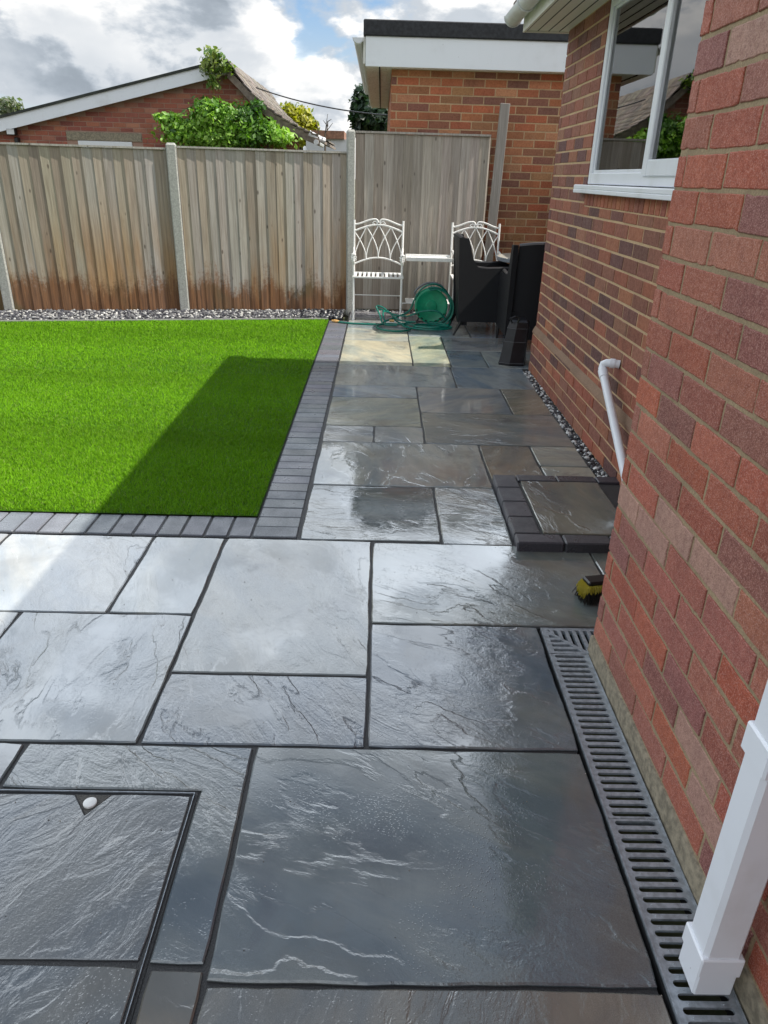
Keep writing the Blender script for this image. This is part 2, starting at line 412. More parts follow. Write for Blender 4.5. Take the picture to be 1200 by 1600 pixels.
def m_wicker(name):
    n = NT(name); p = n.obj(); s = n.sep(p)
    w1 = n.math('SINE', n.math('MULTIPLY', s[2], 900.0))
    w2 = n.math('SINE', n.math('MULTIPLY', n.math('ADD', s[0], s[1]), 420.0))
    h = n.math('MULTIPLY', w1, w2)
    c = n.mix(n.ramp(h, -1, 1), (0.002, 0.002, 0.003), (0.017, 0.018, 0.022))
    return n.out(c, 0.55, n.bump(h, 0.5, 0.002), IOR=1.35)

BRK = m_brick('sand_faced_brick', 0.5, 1.0); BRK2 = m_brick('weathered_brick', 0.18, 0.5); BRK3 = m_brick('distant_brick', 0.12, 0.4)
MOR = m_mortar('buff_mortar', (0.37, 0.275, 0.165)); MOR2 = m_mortar('sandy_mortar', (0.56, 0.385, 0.22)); MOR3 = m_mortar('pink_mortar', (0.40, 0.25, 0.19))
STONE = m_stone('wet_riven_sandstone'); BLOCK = m_block('charcoal_block')
GROUT = m_simple('dark_jointing', (0.020, 0.020, 0.021), 0.6, 0.5, 260, 0.8)
WOOD = m_wood('weathered_fence_board'); WOOD2 = m_wood('grey_fence_board', False)
CONC = m_simple('pale_concrete', (0.34, 0.34, 0.31), 0.85, 0.22, 60, 0.6)
CONC2 = m_simple('rough_footing_concrete', (0.24, 0.205, 0.145), 0.8, 0.35, 45, 1.0)
GRASS = m_grass('artificial_turf'); LEAF = m_leaf('leaf'); GLASS = m_glass('window_glass')
UPVC = m_white('white_plastic'); UPVC2 = m_white('aged_white_plastic', (0.72, 0.73, 0.74), 0.35, 0.5)
SOFF = m_white('cream_soffit_board', (0.74, 0.72, 0.66), 0.45, 0.25)
FELT = m_simple('black_roof_felt', (0.022, 0.023, 0.026), 0.75, 0.4, 30, 0.5)
IRON = m_simple('white_painted_metal', (0.80, 0.79, 0.76), 0.35, 0.06, 60)
WICK = m_wicker('black_woven_rattan'); BLK = m_simple('black_plastic', (0.008, 0.008, 0.009), 0.35, 0.2)
GREEN = m_simple('green_plastic', (0.0, 0.25, 0.125), 0.35, 0.12); HOSEM = m_simple('green_hose', (0.0, 0.15, 0.105), 0.3, 0.25, 40)
BRASS = m_simple('brass_and_orange_fitting', (0.62, 0.36, 0.12), 0.4)
GALV = m_simple('galvanised_grate', (0.31, 0.34, 0.37), 0.26, 0.22, 70, 0.3, 0.3)
DARK = m_simple('dark_void', (0.008, 0.008, 0.009), 0.9)
STONES = m_simple('pebble', (1, 1, 1), 0.35, 0.2, 120, 0.3, tint=True)
ROOFT = m_simple('mossy_roof_tile', (1, 1, 1), 0.85, 0.35, 9, 0.6, tint=True)
SOIL = m_simple('soil_and_rough_grass', (0.07, 0.075, 0.035), 0.95, 0.4, 3)
BARK = m_simple('bark', (0.09, 0.07, 0.05), 0.9, 0.3, 30, 0.8)
ROOM = m_simple('dim_room_plaster', (0.6, 0.58, 0.54), 0.9); CURT = m_simple('grey_curtain', (0.62, 0.62, 0.62), 0.9, 0.15, 5)

def jit(c, a=0.12, rg=rnd):
    k = 1+rg.uniform(-a, a); return tuple(max(0, x*k*(1+rg.uniform(-a, a)*0.35)) for x in c)

# ------------------------------------------------------------------ ground, patio
g = MB(); g.add([(-150,-60,-0.07),(150,-60,-0.07),(150,300,-0.07),(-150,300,-0.07)], [(0,1,2,3)])
tag(g.build('ground', SOIL), kind='structure')
g = MB(); g.add([(-3.2,-2.5,-0.006),(0.585,-2.5,-0.006),(0.585,2.17,-0.006),(2.6,2.17,-0.006),(2.6,8.95,-0.006),(-0.335,8.7,-0.006),(-0.335,2.815,-0.006),(-3.2,2.815,-0.006)], [(0,1,2,3,4,5,6,7)])
tag(g.build('patio_bedding', GROUT), kind='structure')

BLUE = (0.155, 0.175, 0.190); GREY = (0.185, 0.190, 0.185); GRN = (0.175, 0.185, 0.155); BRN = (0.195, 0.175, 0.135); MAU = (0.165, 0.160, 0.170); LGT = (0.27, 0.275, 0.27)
slabs = [  # x0, x1, y0, y1, tint
 (-.31,.59,.905,1.548,(.15,.17,.165)), (0,.59,1.56,2.165,BLUE), (-.635,-.01,1.56,1.865,(.13,.155,.18)), (-1.25,-.645,1.56,2.20,BLUE), (-1.875,-1.262,1.56,2.20,LGT),
 (-.635,-.01,1.878,2.81,GREY), (-.945,-.647,2.212,2.81,LGT), (-1.57,-.957,2.212,2.81,LGT), (-2.49,-1.583,2.212,2.81,GREY), (-2.8,-1.888,1.56,2.2,GREY),
 (.002,.93,2.178,2.795,GREY), (.942,1.285,2.178,2.795,GRN),
 (-.318,.295,2.822,3.43,GREY), (.307,.612,2.80,3.43,LGT),
 (-.318,.612,3.443,4.098,GREY), (.624,.915,3.53,4.095,(.13,.12,.10)), (.927,1.20,3.78,4.095,GRN), (.927,1.20,3.53,3.768,GRN),
 (-.318,-.015,4.11,4.41,GREY), (-.003,.295,4.11,4.41,GREY), (-.318,.295,4.423,5.063,GRN), (-.318,.295,5.075,5.382,BLUE),
 (.307,1.205,4.108,4.73,(.14,.14,.13)), (.307,.93,4.742,5.382,GREY), (.942,1.205,4.742,5.382,(.135,.125,.105)),
 (-.32,.608,5.394,6.045,GREY), (.62,1.22,5.394,6.045,BLUE), (-.32,.298,6.057,7.04,(.50,.45,.35)), (.31,.625,6.057,7.30,(.46,.45,.34)),  # cream tints, here and next line, put the sunlit patch into the colour
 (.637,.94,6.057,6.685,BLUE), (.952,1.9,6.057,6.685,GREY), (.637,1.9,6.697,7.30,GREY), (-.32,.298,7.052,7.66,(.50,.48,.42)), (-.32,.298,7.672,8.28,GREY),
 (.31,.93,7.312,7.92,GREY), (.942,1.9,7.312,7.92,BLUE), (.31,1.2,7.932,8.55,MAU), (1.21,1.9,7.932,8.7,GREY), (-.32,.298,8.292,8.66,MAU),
 (.002,.59,-.2,.40,BLUE), (-.31,.59,.41,.893,(.20,.19,.165)), (-.425,-.322,.42,.925,BRN), (-.92,-.01,-.2,.40,GREY), (-1.9,-.955,1.0,1.548,BLUE), (-1.9,-1.13,.2,.99,GREY), (-1.9,-.93,-.9,-.21,GREY), (-.92,.59,-.9,-.21,BLUE),
]
def slab_outline(pts, rg, jitter=0.0022, step=0.07):
    out = []
    n = len(pts)
    for i in range(n):
        a = Vector(pts[i]); b = Vector(pts[(i+1) % n]); L_ = (b-a).length; k = max(1, int(L_/step))
        d = (b-a).normalized(); nn = Vector((-d.y, d.x)); w = 0.0
        for j in range(k):
            w = w*0.6+rg.uniform(-1, 1)*jitter
            out.append(a+(b-a)*(j/k)+nn*(w-0.001+(0.004 if j == 0 else 0)))
    return out
p = MB(); rg = random.Random(3)
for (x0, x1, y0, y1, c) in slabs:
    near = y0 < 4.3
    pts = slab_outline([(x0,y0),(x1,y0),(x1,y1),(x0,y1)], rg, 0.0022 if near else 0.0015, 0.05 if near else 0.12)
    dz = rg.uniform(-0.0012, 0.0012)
    k_ = 1.9 if 3.4 < y0 and sum(c) < .9 else 1.1  # far slabs lightened: missing wet reflections put into their tint
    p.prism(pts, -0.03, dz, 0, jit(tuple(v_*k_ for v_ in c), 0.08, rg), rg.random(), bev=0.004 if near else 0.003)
# slab cut round the recessed manhole cover
L_pts = [(-.432,.94),(-.322,.94),(-.322,1.548),(-.942,1.548),(-.942,1.392),(-.432,1.392)]
p.prism(slab_outline(L_pts, rg, 0.0015, 0.05), -0.03, 0.0, 0, (.15,.17,.18), rg.random(), bev=0.004)
tag(p.build('patio', STONE), kind='structure')

# block-paved edging round the lawn
p = MB(); y = 2.838; i = 0
BC = (0.150, 0.158, 0.180)
while y < 8.02:
    h = 0.102; y1 = y+h-0.004
    p.box(-.532, -.337, y, y1, -0.05, -0.002+rg.uniform(-.001,.001), 0, jit(BC, 0.16, rg), 0.004)
    y += h
x = -.536
while x > -2.6:
    p.box(x-0.1, x-0.004, 2.838, 3.03, -0.05, -0.002+rg.uniform(-.001,.001), 0, jit(BC, 0.16, rg), 0.004)
    x -= 0.104
tag(p.build('lawn_edging', BLOCK), kind='structure')
p = MB(); p.add([(-.54,2.83,-.007),(-.333,2.83,-.007),(-.333,8.1,-.007),(-.54,8.1,-.007)], [(0,1,2,3)]); p.add([(-2.7,2.83,-.007),(-.54,2.83,-.007),(-.54,3.04,-.007),(-2.7,3.04,-.007)], [(0,1,2,3)])
tag(p.build('edging_bedding', GROUT), kind='structure')

# manhole cover
mh = thing('manhole_cover', 'recessed manhole cover tray filled with slab, small white cap in a dark corner triangle', 'manhole cover', (-0.78, 1.0, 0))
p = MB()
p.box(-1.12, -.436, .45, 1.388, -0.05, -0.004, 0)
for (x0,x1,y0,y1) in ((-1.12,-.4435,1.3795,1.3812),(-.4452,-.4435,.45,1.379)):
    p.box(x0,x1,y0,y1,-0.0035,0.0012,1)
p.build('tray', [GROUT, GALV], mh)
p = MB()
tri = [(-1.10,.945),(-.453,.945),(-.453,1.371),(-.655,1.371),(-.695,1.305),(-.745,1.371),(-1.10,1.364)]
p.prism(slab_outline(tri, rg, 0.0006, 0.05), -0.011, 0.0, 0, (.145,.155,.165), 0.37, bev=0.002)
p.prism(slab_outline([(-1.10,.46),(-.453,.46),(-.453,.93),(-1.10,.93)], rg, 0.0008, 0.05), -0.011, 0.0, 0, (.155,.16,.16), 0.81, bev=0.002)
p.build('infill_slab', STONE, mh)
p = MB(); p.prism([(-.655,1.371),(-.745,1.371),(-.697,1.308)], -0.011, -0.0025, 0); p.build('corner_fill', m_simple('gritty_fill', (0.075,0.07,0.062), 0.8, 0.5, 220, 1.0), mh)
p = MB(); p.lathe([(0.0165,-.003),(0.0165,.002),(0.014,.0035),(0.001,.0042)], 24, Matrix.Translation((-.698,1.343,0)))
p.build('cap', IRON, mh, smooth=True)

# raised step with block edging and slab infill
st = thing('raised_step', 'low step edged in charcoal blocks round a grey slab at the recessed house wall', 'step', (0.95, 3.1, 0))
p = MB(); H = 0.045
for k in range(4):                                            # left column
    y0 = 2.835+k*0.172; p.box(.618,.735, y0, y0+.167, -.01, H, 0, jit((.040,.039,.047), .12, rg), .005)
for k in range(4):
    x0 = .618+k*0.208; x1 = min(x0+.203, 1.283)
    if x1 > x0: p.box(x0, x1, 2.745, 2.83, -.01, H, 0, jit((.040,.039,.047), .12, rg), .006)
for k in range(3):
    x0 = .74+k*0.208; x1 = min(x0+.203, 1.283); p.box(x0, x1, 3.445, 3.523, -.01, H, 0, jit((.040,.039,.047), .12, rg), .005)
p.build('block_edging', BLOCK, st)
p = MB(); p.box(.63, 1.27, 2.76, 3.51, -.01, H-.012, 0); p.build('step_bedding', GROUT, st)
p = MB(); p.prism(slab_outline([(.748,2.838),(1.15,2.838),(1.15,3.437),(.748,3.437)], rg), H-.012, H, 0, (.16,.165,.14), .22, bev=.004); p.build('infill_slab', STONE, st)

# ------------------------------------------------------------------ lawn: artificial turf blades
def lawn():
    rs = np.random.RandomState(5)
    A = np.array([-4.7, 7.30]); B = np.array([-.548, 8.07])
    def back(x): return A[1]+(x-A[0])*(B[1]-A[1])/(B[0]-A[0])
    pts = []
    for (y0, y1, d) in ((3.035, 4.2, 42000), (4.2, 5.6, 24000), (5.6, 8.1, 12000)):
        x0 = -max(1.9, 0.58*y1+0.35); w = -.545-x0
        n = int(w*(y1-y0)*d); q = np.stack([rs.uniform(x0, -.545, n), rs.uniform(y0, y1, n)], 1)
        q = q[q[:,1] < back(q[:,0])]; sc = np.full(len(q), {3.035: 1.0, 4.2: 1.25, 5.6: 1.6}[y0]); pts.append(np.concatenate([q, sc[:,None]], 1))
    P = np.concatenate(pts); n = len(P)
    ang = rs.uniform(0, 2*np.pi, n); w = rs.uniform(0.0009, 0.0015, n)*P[:,2]
    h = rs.uniform(0.012, 0.022, n)
    clump = np.sin(P[:,0]*31+np.sin(P[:,1]*23)*2)*np.sin(P[:,1]*27+np.sin(P[:,0]*19)*2)
    h *= 1+0.12*clump
    lean = rs.normal(0, 0.009, (n, 2)); lean[:,1] += 0.004
    bx = np.cos(ang)*w; by = np.sin(ang)*w
    V = np.zeros((n, 5, 3)); z0 = 0.0
    V[:,0] = np.stack([P[:,0]-bx, P[:,1]-by, np.full(n, z0)], 1)
    V[:,1] = np.stack([P[:,0]+bx, P[:,1]+by, np.full(n, z0)], 1)
    V[:,2] = np.stack([P[:,0]+bx*.9+lean[:,0]*.4, P[:,1]+by*.9+lean[:,1]*.4, z0+h*.6], 1)
    V[:,3] = np.stack([P[:,0]-bx*.9+lean[:,0]*.4, P[:,1]-by*.9+lean[:,1]*.4, z0+h*.6], 1)
    V[:,4] = np.stack([P[:,0]+lean[:,0], P[:,1]+lean[:,1], z0+h], 1)
    me = bpy.data.meshes.new('lawn'); me.vertices.add(n*5+4); me.loops.add(n*7+4); me.polygons.add(n*2+1)
    base = np.array([[-4.7,3.033,.003],[-.54,3.033,.003],[-.54,8.08,.003],[-4.7,7.31,.003]])
    me.vertices.foreach_set('co', np.concatenate([V.reshape(-1,3), base]).ravel())
    b = (np.arange(n)*5)[:,None]
    lp = np.concatenate([b+np.array([0,1,2,3]), b+np.array([3,2,4])], 1).ravel()
    me.loops.foreach_set('vertex_index', np.concatenate([lp, n*5+np.arange(4)]))
    ls = np.stack([np.arange(n)*7, np.arange(n)*7+4], 1).ravel()
    me.polygons.foreach_set('loop_start', np.concatenate([ls, [n*7]]))
    me.polygons.foreach_set('loop_total', np.concatenate([np.tile([4,3], n), [4]]))
    me.materials.append(GRASS)
    k = rs.uniform(0, 1, n)[:,None]; c = np.array([0.098, 0.245, 0.003])*(1-k)+np.array([0.155, 0.345, 0.007])*k
    br = rs.rand(n) < 0.06; c[br] = np.array([0.17, 0.24, 0.05])
    # blade tint varies in broad soft stripes
    c *= (1+0.10*np.sin(P[:,1]*4.2+0.5*np.sin(P[:,0]*1.7))+0.05*np.sin(P[:,1]*11+P[:,0]*2))[:,None]
    cc = np.ones((n, 7, 4)); cc[:,:,:3] = c[:,None,:]
    cc = np.concatenate([cc.reshape(-1,4), np.tile([0.045,0.125,0.004,1], (4,1))])
    at = me.color_attributes.new('tint', 'FLOAT_COLOR', 'CORNER'); at.data.foreach_set('color', cc.ravel())
    me.update(); me.validate()
    o = bpy.data.objects.new('lawn', me); COL.objects.link(o)
    tag(o, 'bright green artificial turf lawn framed by charcoal block edging', 'lawn', kind='stuff')
lawn()

# fence line geometry: F(s) from the left post
FA = Vector((-4.06, 8.10)); FB = Vector((-.33, 8.72)); FD = (FB-FA).normalized(); FN = Vector((FD.y, -FD.x))  # normal towards the garden
# kerb strip + gravel
p = MB()
for (a, b) in (((-4.9, 7.275), (-.545, 8.083)),):
    A = Vector(a); B = Vector(b); d = (B-A).normalized(); nn = Vector((-d.y, d.x))*0.07
    p.prism([A, B, B+nn, A+nn], -.05, .012, 0, bev=0.004)
tag(p.build('kerb', m_simple('grey_kerb', (.15,.15,.145), .8, .3, 30, .5)), kind='structure')
ICO_V = []; 
_t = (1+5**.5)/2
ICO_V = np.array([(-1,_t,0),(1,_t,0),(-1,-_t,0),(1,-_t,0),(0,-1,_t),(0,1,_t),(0,-1,-_t),(0,1,-_t),(_t,0,-1),(_t,0,1),(-_t,0,-1),(-_t,0,1)])/math.sqrt(1+_t*_t)
ICO_F = np.array([(0,11,5),(0,5,1),(0,1,7),(0,7,10),(0,10,11),(1,5,9),(5,11,4),(11,10,2),(10,7,6),(7,1,8),(3,9,4),(3,4,2),(3,2,6),(3,6,8),(3,8,9),(4,9,5),(2,4,11),(6,2,10),(8,6,7),(9,8,1)])
def gravel(name, pos, size, seed, label, pal, mat=STONES):
    rs = np.random.RandomState(seed); n = len(pos)
    S = (size*rs.uniform(0.6, 1.3, (n,1,1)))*np.array([1,1,.7])*rs.uniform(.75,1.25,(n,1,3))
    V = ICO_V[None]*S*rs.uniform(.78,1.15,(n,12,1))
    a = rs.uniform(0, 6.28, n); ca, sa = np.cos(a)[:,None], np.sin(a)[:,None]
    X = V[:,:,0]*ca-V[:,:,1]*sa; Y = V[:,:,0]*sa+V[:,:,1]*ca
    V = np.stack([X, Y, V[:,:,2]], 2)+pos[:,None,:]
    F = (ICO_F[None]+(np.arange(n)*12)[:,None,None]).reshape(-1,3)
    me = bpy.data.meshes.new(name); me.from_pydata(V.reshape(-1,3).tolist(), [], F.tolist()); me.materials.append(mat)
    pal = np.array(pal); c = pal[rs.randint(0, len(pal), n)]*rs.uniform(.75,1.2,(n,1))
    cc = np.ones((n,60,4)); cc[:,:,:3] = c[:,None,:]
    at = me.color_attributes.new('tint', 'FLOAT_COLOR', 'CORNER'); at.data.foreach_set('color', cc.ravel())
    o = bpy.data.objects.new(name, me); COL.objects.link(o)
    return tag(o, label, name, kind='stuff')
rs = np.random.RandomState(2)
n = 9500; s = rs.uniform(-.9, 4.2, n); t = rs.uniform(0.0, 1.0, n)
px = FA.x+FD.x*s; py0 = FA.y+FD.y*s-.03
kx = 7.345+(px+4.9)*(8.153-7.345)/(-.545+4.9)
py = kx+0.01+(py0-kx-0.02)*t
ok = px < -.40
pos = np.stack([px, py, rs.uniform(-.012, .022, n)], 1)[ok]
PAL = [(.03,.03,.035),(.05,.05,.06),(.09,.09,.10),(.36,.36,.35),(.46,.45,.42),(.18,.18,.18),(.04,.04,.05),(.12,.12,.125),(.07,.07,.08)]
gravel('gravel', pos, 0.0155, 4, 'black and white gravel strip between the lawn and the fence', PAL)
n = 1500
gravel('gravel', np.stack([1.212+rs.uniform(0,.065,n), rs.uniform(3.53,5.95,n), rs.uniform(-.03,.006,n)],1), 0.0115, 9, 'narrow line of wet black and white pebbles against the recessed house wall', [(.02,.02,.025),(.03,.03,.04),(.07,.07,.08),(.5,.5,.48),(.6,.6,.58),(.16,.16,.17),(.02,.02,.02)])
n = 900
gravel('gravel', np.stack([rs.uniform(-.35,1.3,n), 8.69+rs.uniform(0,.08,n), rs.uniform(-.02,.006,n)],1), 0.014, 19, 'scattered pebbles along the foot of the fence behind the white seat', PAL)
rs = np.random.RandomState(77); n = 260
gravel('grit', np.stack([rs.uniform(-1.4,.59,n), rs.uniform(.8,4.2,n)**1.0, np.full(n,.001)],1), 0.0016, 31, 'fine pale and dark grit scattered over the wet slabs', [(.05,.045,.04),(.35,.32,.27),(.12,.10,.08)])
p = MB(); p.add([(-5,7.2,-.02),(-.4,8.05,-.02),(-.4,8.9,-.02),(-5,8.9,-.02)], [(0,1,2,3)]); p.add([(1.2,3.52,-.03),(1.3,3.52,-.03),(1.3,6,-.03),(1.2,6,-.03)], [(0,1,2,3)])
tag(p.build('gravel_bed', GROUT), kind='structure')

# ------------------------------------------------------------------ bricks
def brick_face(mb, O, U, W, n_, u0, u1, z0, z1, bl, ch, pal, depth=.006, joint=.010, holes=(), clip=None, rg=rnd, off=0.0, jt=.0012, cend=True, special=None, rough=False):
    """bricks laid in stretcher bond on the plane O + u*U + z*W, outward normal n_"""
    U = Vector(U); W = Vector(W); n_ = Vector(n_); O = Vector(O)
    flip = U.cross(W).dot(n_) < 0
    rows = int(math.ceil((z1-z0)/ch)); out = 0.0
    for r_ in range(rows):
        zb = z0+r_*ch; zt = min(zb+ch-joint, z1)
        if zt-zb < .012: continue
        u = u0-(bl*.5 if (r_ % 2) else 0)-off
        while u < u1:
            a = max(u, u0); b = min(u+bl-joint, u1); u += bl
            if b-a < .02: continue
            segs = [(a, b, zb, zt)]
            for (hu0, hu1, hz0, hz1) in holes:
                ns = []
                for (sa, sb, za, zc) in segs:
                    if sb <= hu0 or sa >= hu1 or zc <= hz0 or za >= hz1: ns.append((sa,sb,za,zc)); continue
                    if sa < hu0: ns.append((sa,hu0,za,zc))
                    if sb > hu1: ns.append((hu1,sb,za,zc))
                    if za < hz0 and hz0-za > .03: ns.append((max(sa,hu0),min(sb,hu1),za,hz0-.004))
                    if zc > hz1 and zc-hz1 > .03: ns.append((max(sa,hu0),min(sb,hu1),hz1+.004,zc))
                segs = ns
            for (sa, sb, za, zc) in segs:
                if sb-sa < .012: continue
                if clip and not clip((sa+sb)/2, zc-.01): continue
                col = jit(rg.choice(pal), .14, rg)
                if special:
                    sc = special((sa+sb)/2, (za+zc)/2)
                    if sc: col = jit(sc, .05, rg)
                e = .0022; t_ = rg.uniform(-.0012,.0012)
                def P(u_, z_, d): return O+U*u_+W*z_+n_*d
                J = lambda: rg.uniform(-jt, jt)
                c4 = [(sa,za),(sb,za),(sb,zc),(sa,zc)]; sgn = [(1,1),(-1,1),(-1,-1),(1,-1)]
                jj = [(J(), J()) for _ in range(4)]
                vs = [P(c4[k][0]+jj[k][0], c4[k][1]+jj[k][1], -depth-.004) for k in range(4)]
                vs += [P(c4[k][0]+jj[k][0], c4[k][1]+jj[k][1], -e*.8+t_) for k in range(4)]
                vs += [P(c4[k][0]+jj[k][0]+sgn[k][0]*e, c4[k][1]+jj[k][1]+sgn[k][1]*e, t_) for k in range(4)]
                fs = [(8,9,10,11)]+[(k,(k+1)%4,4+(k+1)%4,4+k) for k in range(4)]+[(4+k,4+(k+1)%4,8+(k+1)%4,8+k) for k in range(4)]
                if flip: fs = [f[::-1] for f in fs]
                if rough:      # hand-struck irregular arrises, chipped here and there
                    per = []
                    for k in range(4):
                        p0, p1 = c4[k], c4[(k+1) % 4]; m_ = 14 if k % 2 == 0 else 5
                        for i_ in range(m_):
                            f_ = i_/m_; ch_ = rg.uniform(-.0007, .0009)+(rg.uniform(.0015,.004) if rg.random() < .04 else 0)
                            nx_, nz_ = ((0,1),(-1,0),(0,-1),(1,0))[k]
                            per.append((p0[0]+(p1[0]-p0[0])*f_+jj[k][0]+nx_*ch_, p0[1]+(p1[1]-p0[1])*f_+jj[k][1]+nz_*ch_))
                    cx_, cz_ = (sa+sb)/2, (za+zc)/2; n__ = len(per)
                    def inn(q_): return (q_[0]+(e if q_[0] < cx_ else -e)*min(1, abs(q_[0]-cx_)/.01), q_[1]+(e if q_[1] < cz_ else -e)*min(1, abs(q_[1]-cz_)/.01))
                    vs = [P(a_, b_, -depth-.004) for a_, b_ in per]+[P(a_, b_, -e*.8+t_) for a_, b_ in per]+[P(*inn(q_), t_) for q_ in per]
                    fs = [tuple(range(2*n__, 3*n__))]+[(k+r2*n__, (k+1) % n__+r2*n__, (k+1) % n__+(r2+1)*n__, k+(r2+1)*n__) for r2 in range(2) for k in range(n__)]
                    if flip: fs = [f[::-1] for f in fs]
                mb.add(vs, fs, 0, col, rg.random())

house = thing('house', 'red brick bungalow on the right with recessed wall, white window and white downpipe', 'house', (1.5, 2.0, 0))
RED = [(.42,.108,.058),(.43,.125,.070),(.40,.10,.056),(.37,.105,.068),(.32,.110,.082),(.45,.105,.046),(.38,.125,.085),(.42,.14,.085),(.28,.095,.078),(.43,.098,.046)]
NX = .745
rgb = random.Random(11)
def pinks(u, z):
    Y = 2.02-u
    for (y0, y1, za, zb) in ((1.62,1.80,.93,1.0),(1.45,1.66,.86,.93)):
        pass
    return None
# pale replacement bricks measured from the photograph: (u, z) centres are filled below
PALE = [(.184,.60),(.318,.68),(.565,.669),(.682,.27),(.80,.19),(.242,1.70),(.90,.22)]
def special(u, z):
    for (uu, zz) in PALE:
        if abs(u-uu) < .115 and abs(z-zz) < .04: return (.47,.27,.20)
    return None
HT = 2.46
p = MB()
brick_face(p, (NX, 2.02, 0), (0,-1,0), (0,0,1), (-1,0,0), 0, 4.6, .075, HT, .235, .0805, RED, rg=rgb, special=special, off=.06, jt=.0022, joint=.0100, rough=True)
brick_face(p, (NX, 2.02, 0), (1,0,0), (0,0,1), (0,1,0), .003, .54, .075, HT, .235, .0805, RED, rg=rgb, off=.15, jt=.002, joint=.0100, rough=True)
p.add([(NX+.003,2.017,0.02),(NX+.003,-2.58,0.02),(NX+.003,-2.58,HT),(NX+.003,2.017,HT)], [(3,2,1,0)], 1)
p.add([(NX+.003,2.017,0.02),(NX+.54,2.017,0.02),(NX+.54,2.017,HT),(NX+.003,2.017,HT)], [(0,1,2,3)], 1)
w = p.build('brick_wall', [BRK, MOR], house); w['label'] = 'near red brick wall with a few pale pink bricks'
# concrete footing lip
def foot():
    p = MB(); rf = random.Random(4); N = 60
    ys = [2.03-i*(4.6/N) for i in range(N+1)]
    vs = []
    for y in ys:
        a = .738+rf.uniform(-.002,.002); b = .742+rf.uniform(-.002,.002)
        vs += [(a, y, -.03), (a+.001, y, .045+rf.uniform(-.006,.006)), (b, y, .066+rf.uniform(-.003,.003)), (.762, y, .071)]
    fs = []
    for i in range(N):
        for k in range(3): fs.append((i*4+k, i*4+k+1, (i+1)*4+k+1, (i+1)*4+k))
    p.add(vs, fs)
    p.box(.743, 1.285, 2.00, 2.028, -.03, .068)
    return p.build('footing', CONC2, house)
foot()

# recessed wall with window
FX = 1.285; WY0, WY1, WZ0, WZ1 = 2.35, 4.965, 1.435, 2.40     # window opening
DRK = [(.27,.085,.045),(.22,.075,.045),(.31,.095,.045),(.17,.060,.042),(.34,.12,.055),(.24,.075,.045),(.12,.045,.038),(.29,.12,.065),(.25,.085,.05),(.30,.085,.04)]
p = MB()
U1 = 5.97-2.02
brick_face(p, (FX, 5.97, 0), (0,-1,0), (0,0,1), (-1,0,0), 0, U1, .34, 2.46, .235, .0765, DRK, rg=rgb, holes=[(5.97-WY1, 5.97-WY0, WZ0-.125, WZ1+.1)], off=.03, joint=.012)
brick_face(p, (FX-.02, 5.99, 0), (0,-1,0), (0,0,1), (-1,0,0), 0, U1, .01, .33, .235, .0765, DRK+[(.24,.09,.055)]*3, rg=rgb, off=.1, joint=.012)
p.add([(FX-.021,2.03,.322),(FX-.021,5.99,.322),(FX+.001,5.99,.322),(FX+.001,2.03,.322),(FX-.017,2.03,.336),(FX-.017,5.99,.336),(FX+.0005,5.99,.372),(FX+.0005,2.03,.372)],
      [(0,1,2,3),(7,6,5,4),(0,4,5,1),(1,5,6,2),(3,7,4,0)], 2)
# soldier course under the sill
y = WY1
while y > WY0+.02:
    c = jit(rgb.choice([(.36,.105,.05),(.40,.13,.055),(.28,.08,.045)]), .15, rgb)
    y0 = y-.0635; 
    p.box(FX-.001+rgb.uniform(-.001,.001), FX+.02, y0, y, WZ0-.122, WZ0-.012, 0, c, .003); y -= .0765
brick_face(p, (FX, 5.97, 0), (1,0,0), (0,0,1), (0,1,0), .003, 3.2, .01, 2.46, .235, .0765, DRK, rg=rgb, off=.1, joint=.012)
m0 = FX+.003
def q(y0, y1, z0, z1, x=m0): p.add([(x,y1,z0),(x,y0,z0),(x,y0,z1),(x,y1,z1)], [(3,2,1,0)], 1)
q(2.02, 5.964, .3, WZ0-.01); q(WY1, 5.964, WZ0-.01, 2.46); q(2.02, WY0, WZ0-.01, 2.46); q(2.02, 5.984, 0, .32, FX-.014)
p.add([(m0,5.964,0),(m0+3.2,5.964,0),(m0+3.2,5.964,2.46),(m0,5.964,2.46)], [(0,1,2,3)], 1)
# reveals of the opening
p.box(FX+.006, FX+.11, WY1, WY1+.03, WZ0-.01, 2.46, 1)
w = p.build('brick_wall', [BRK2, MOR2, m_mortar('stained_fillet', (0.27, 0.17, 0.11))], house); w['label'] = 'recessed darker brick wall with a soldier course below the sill'

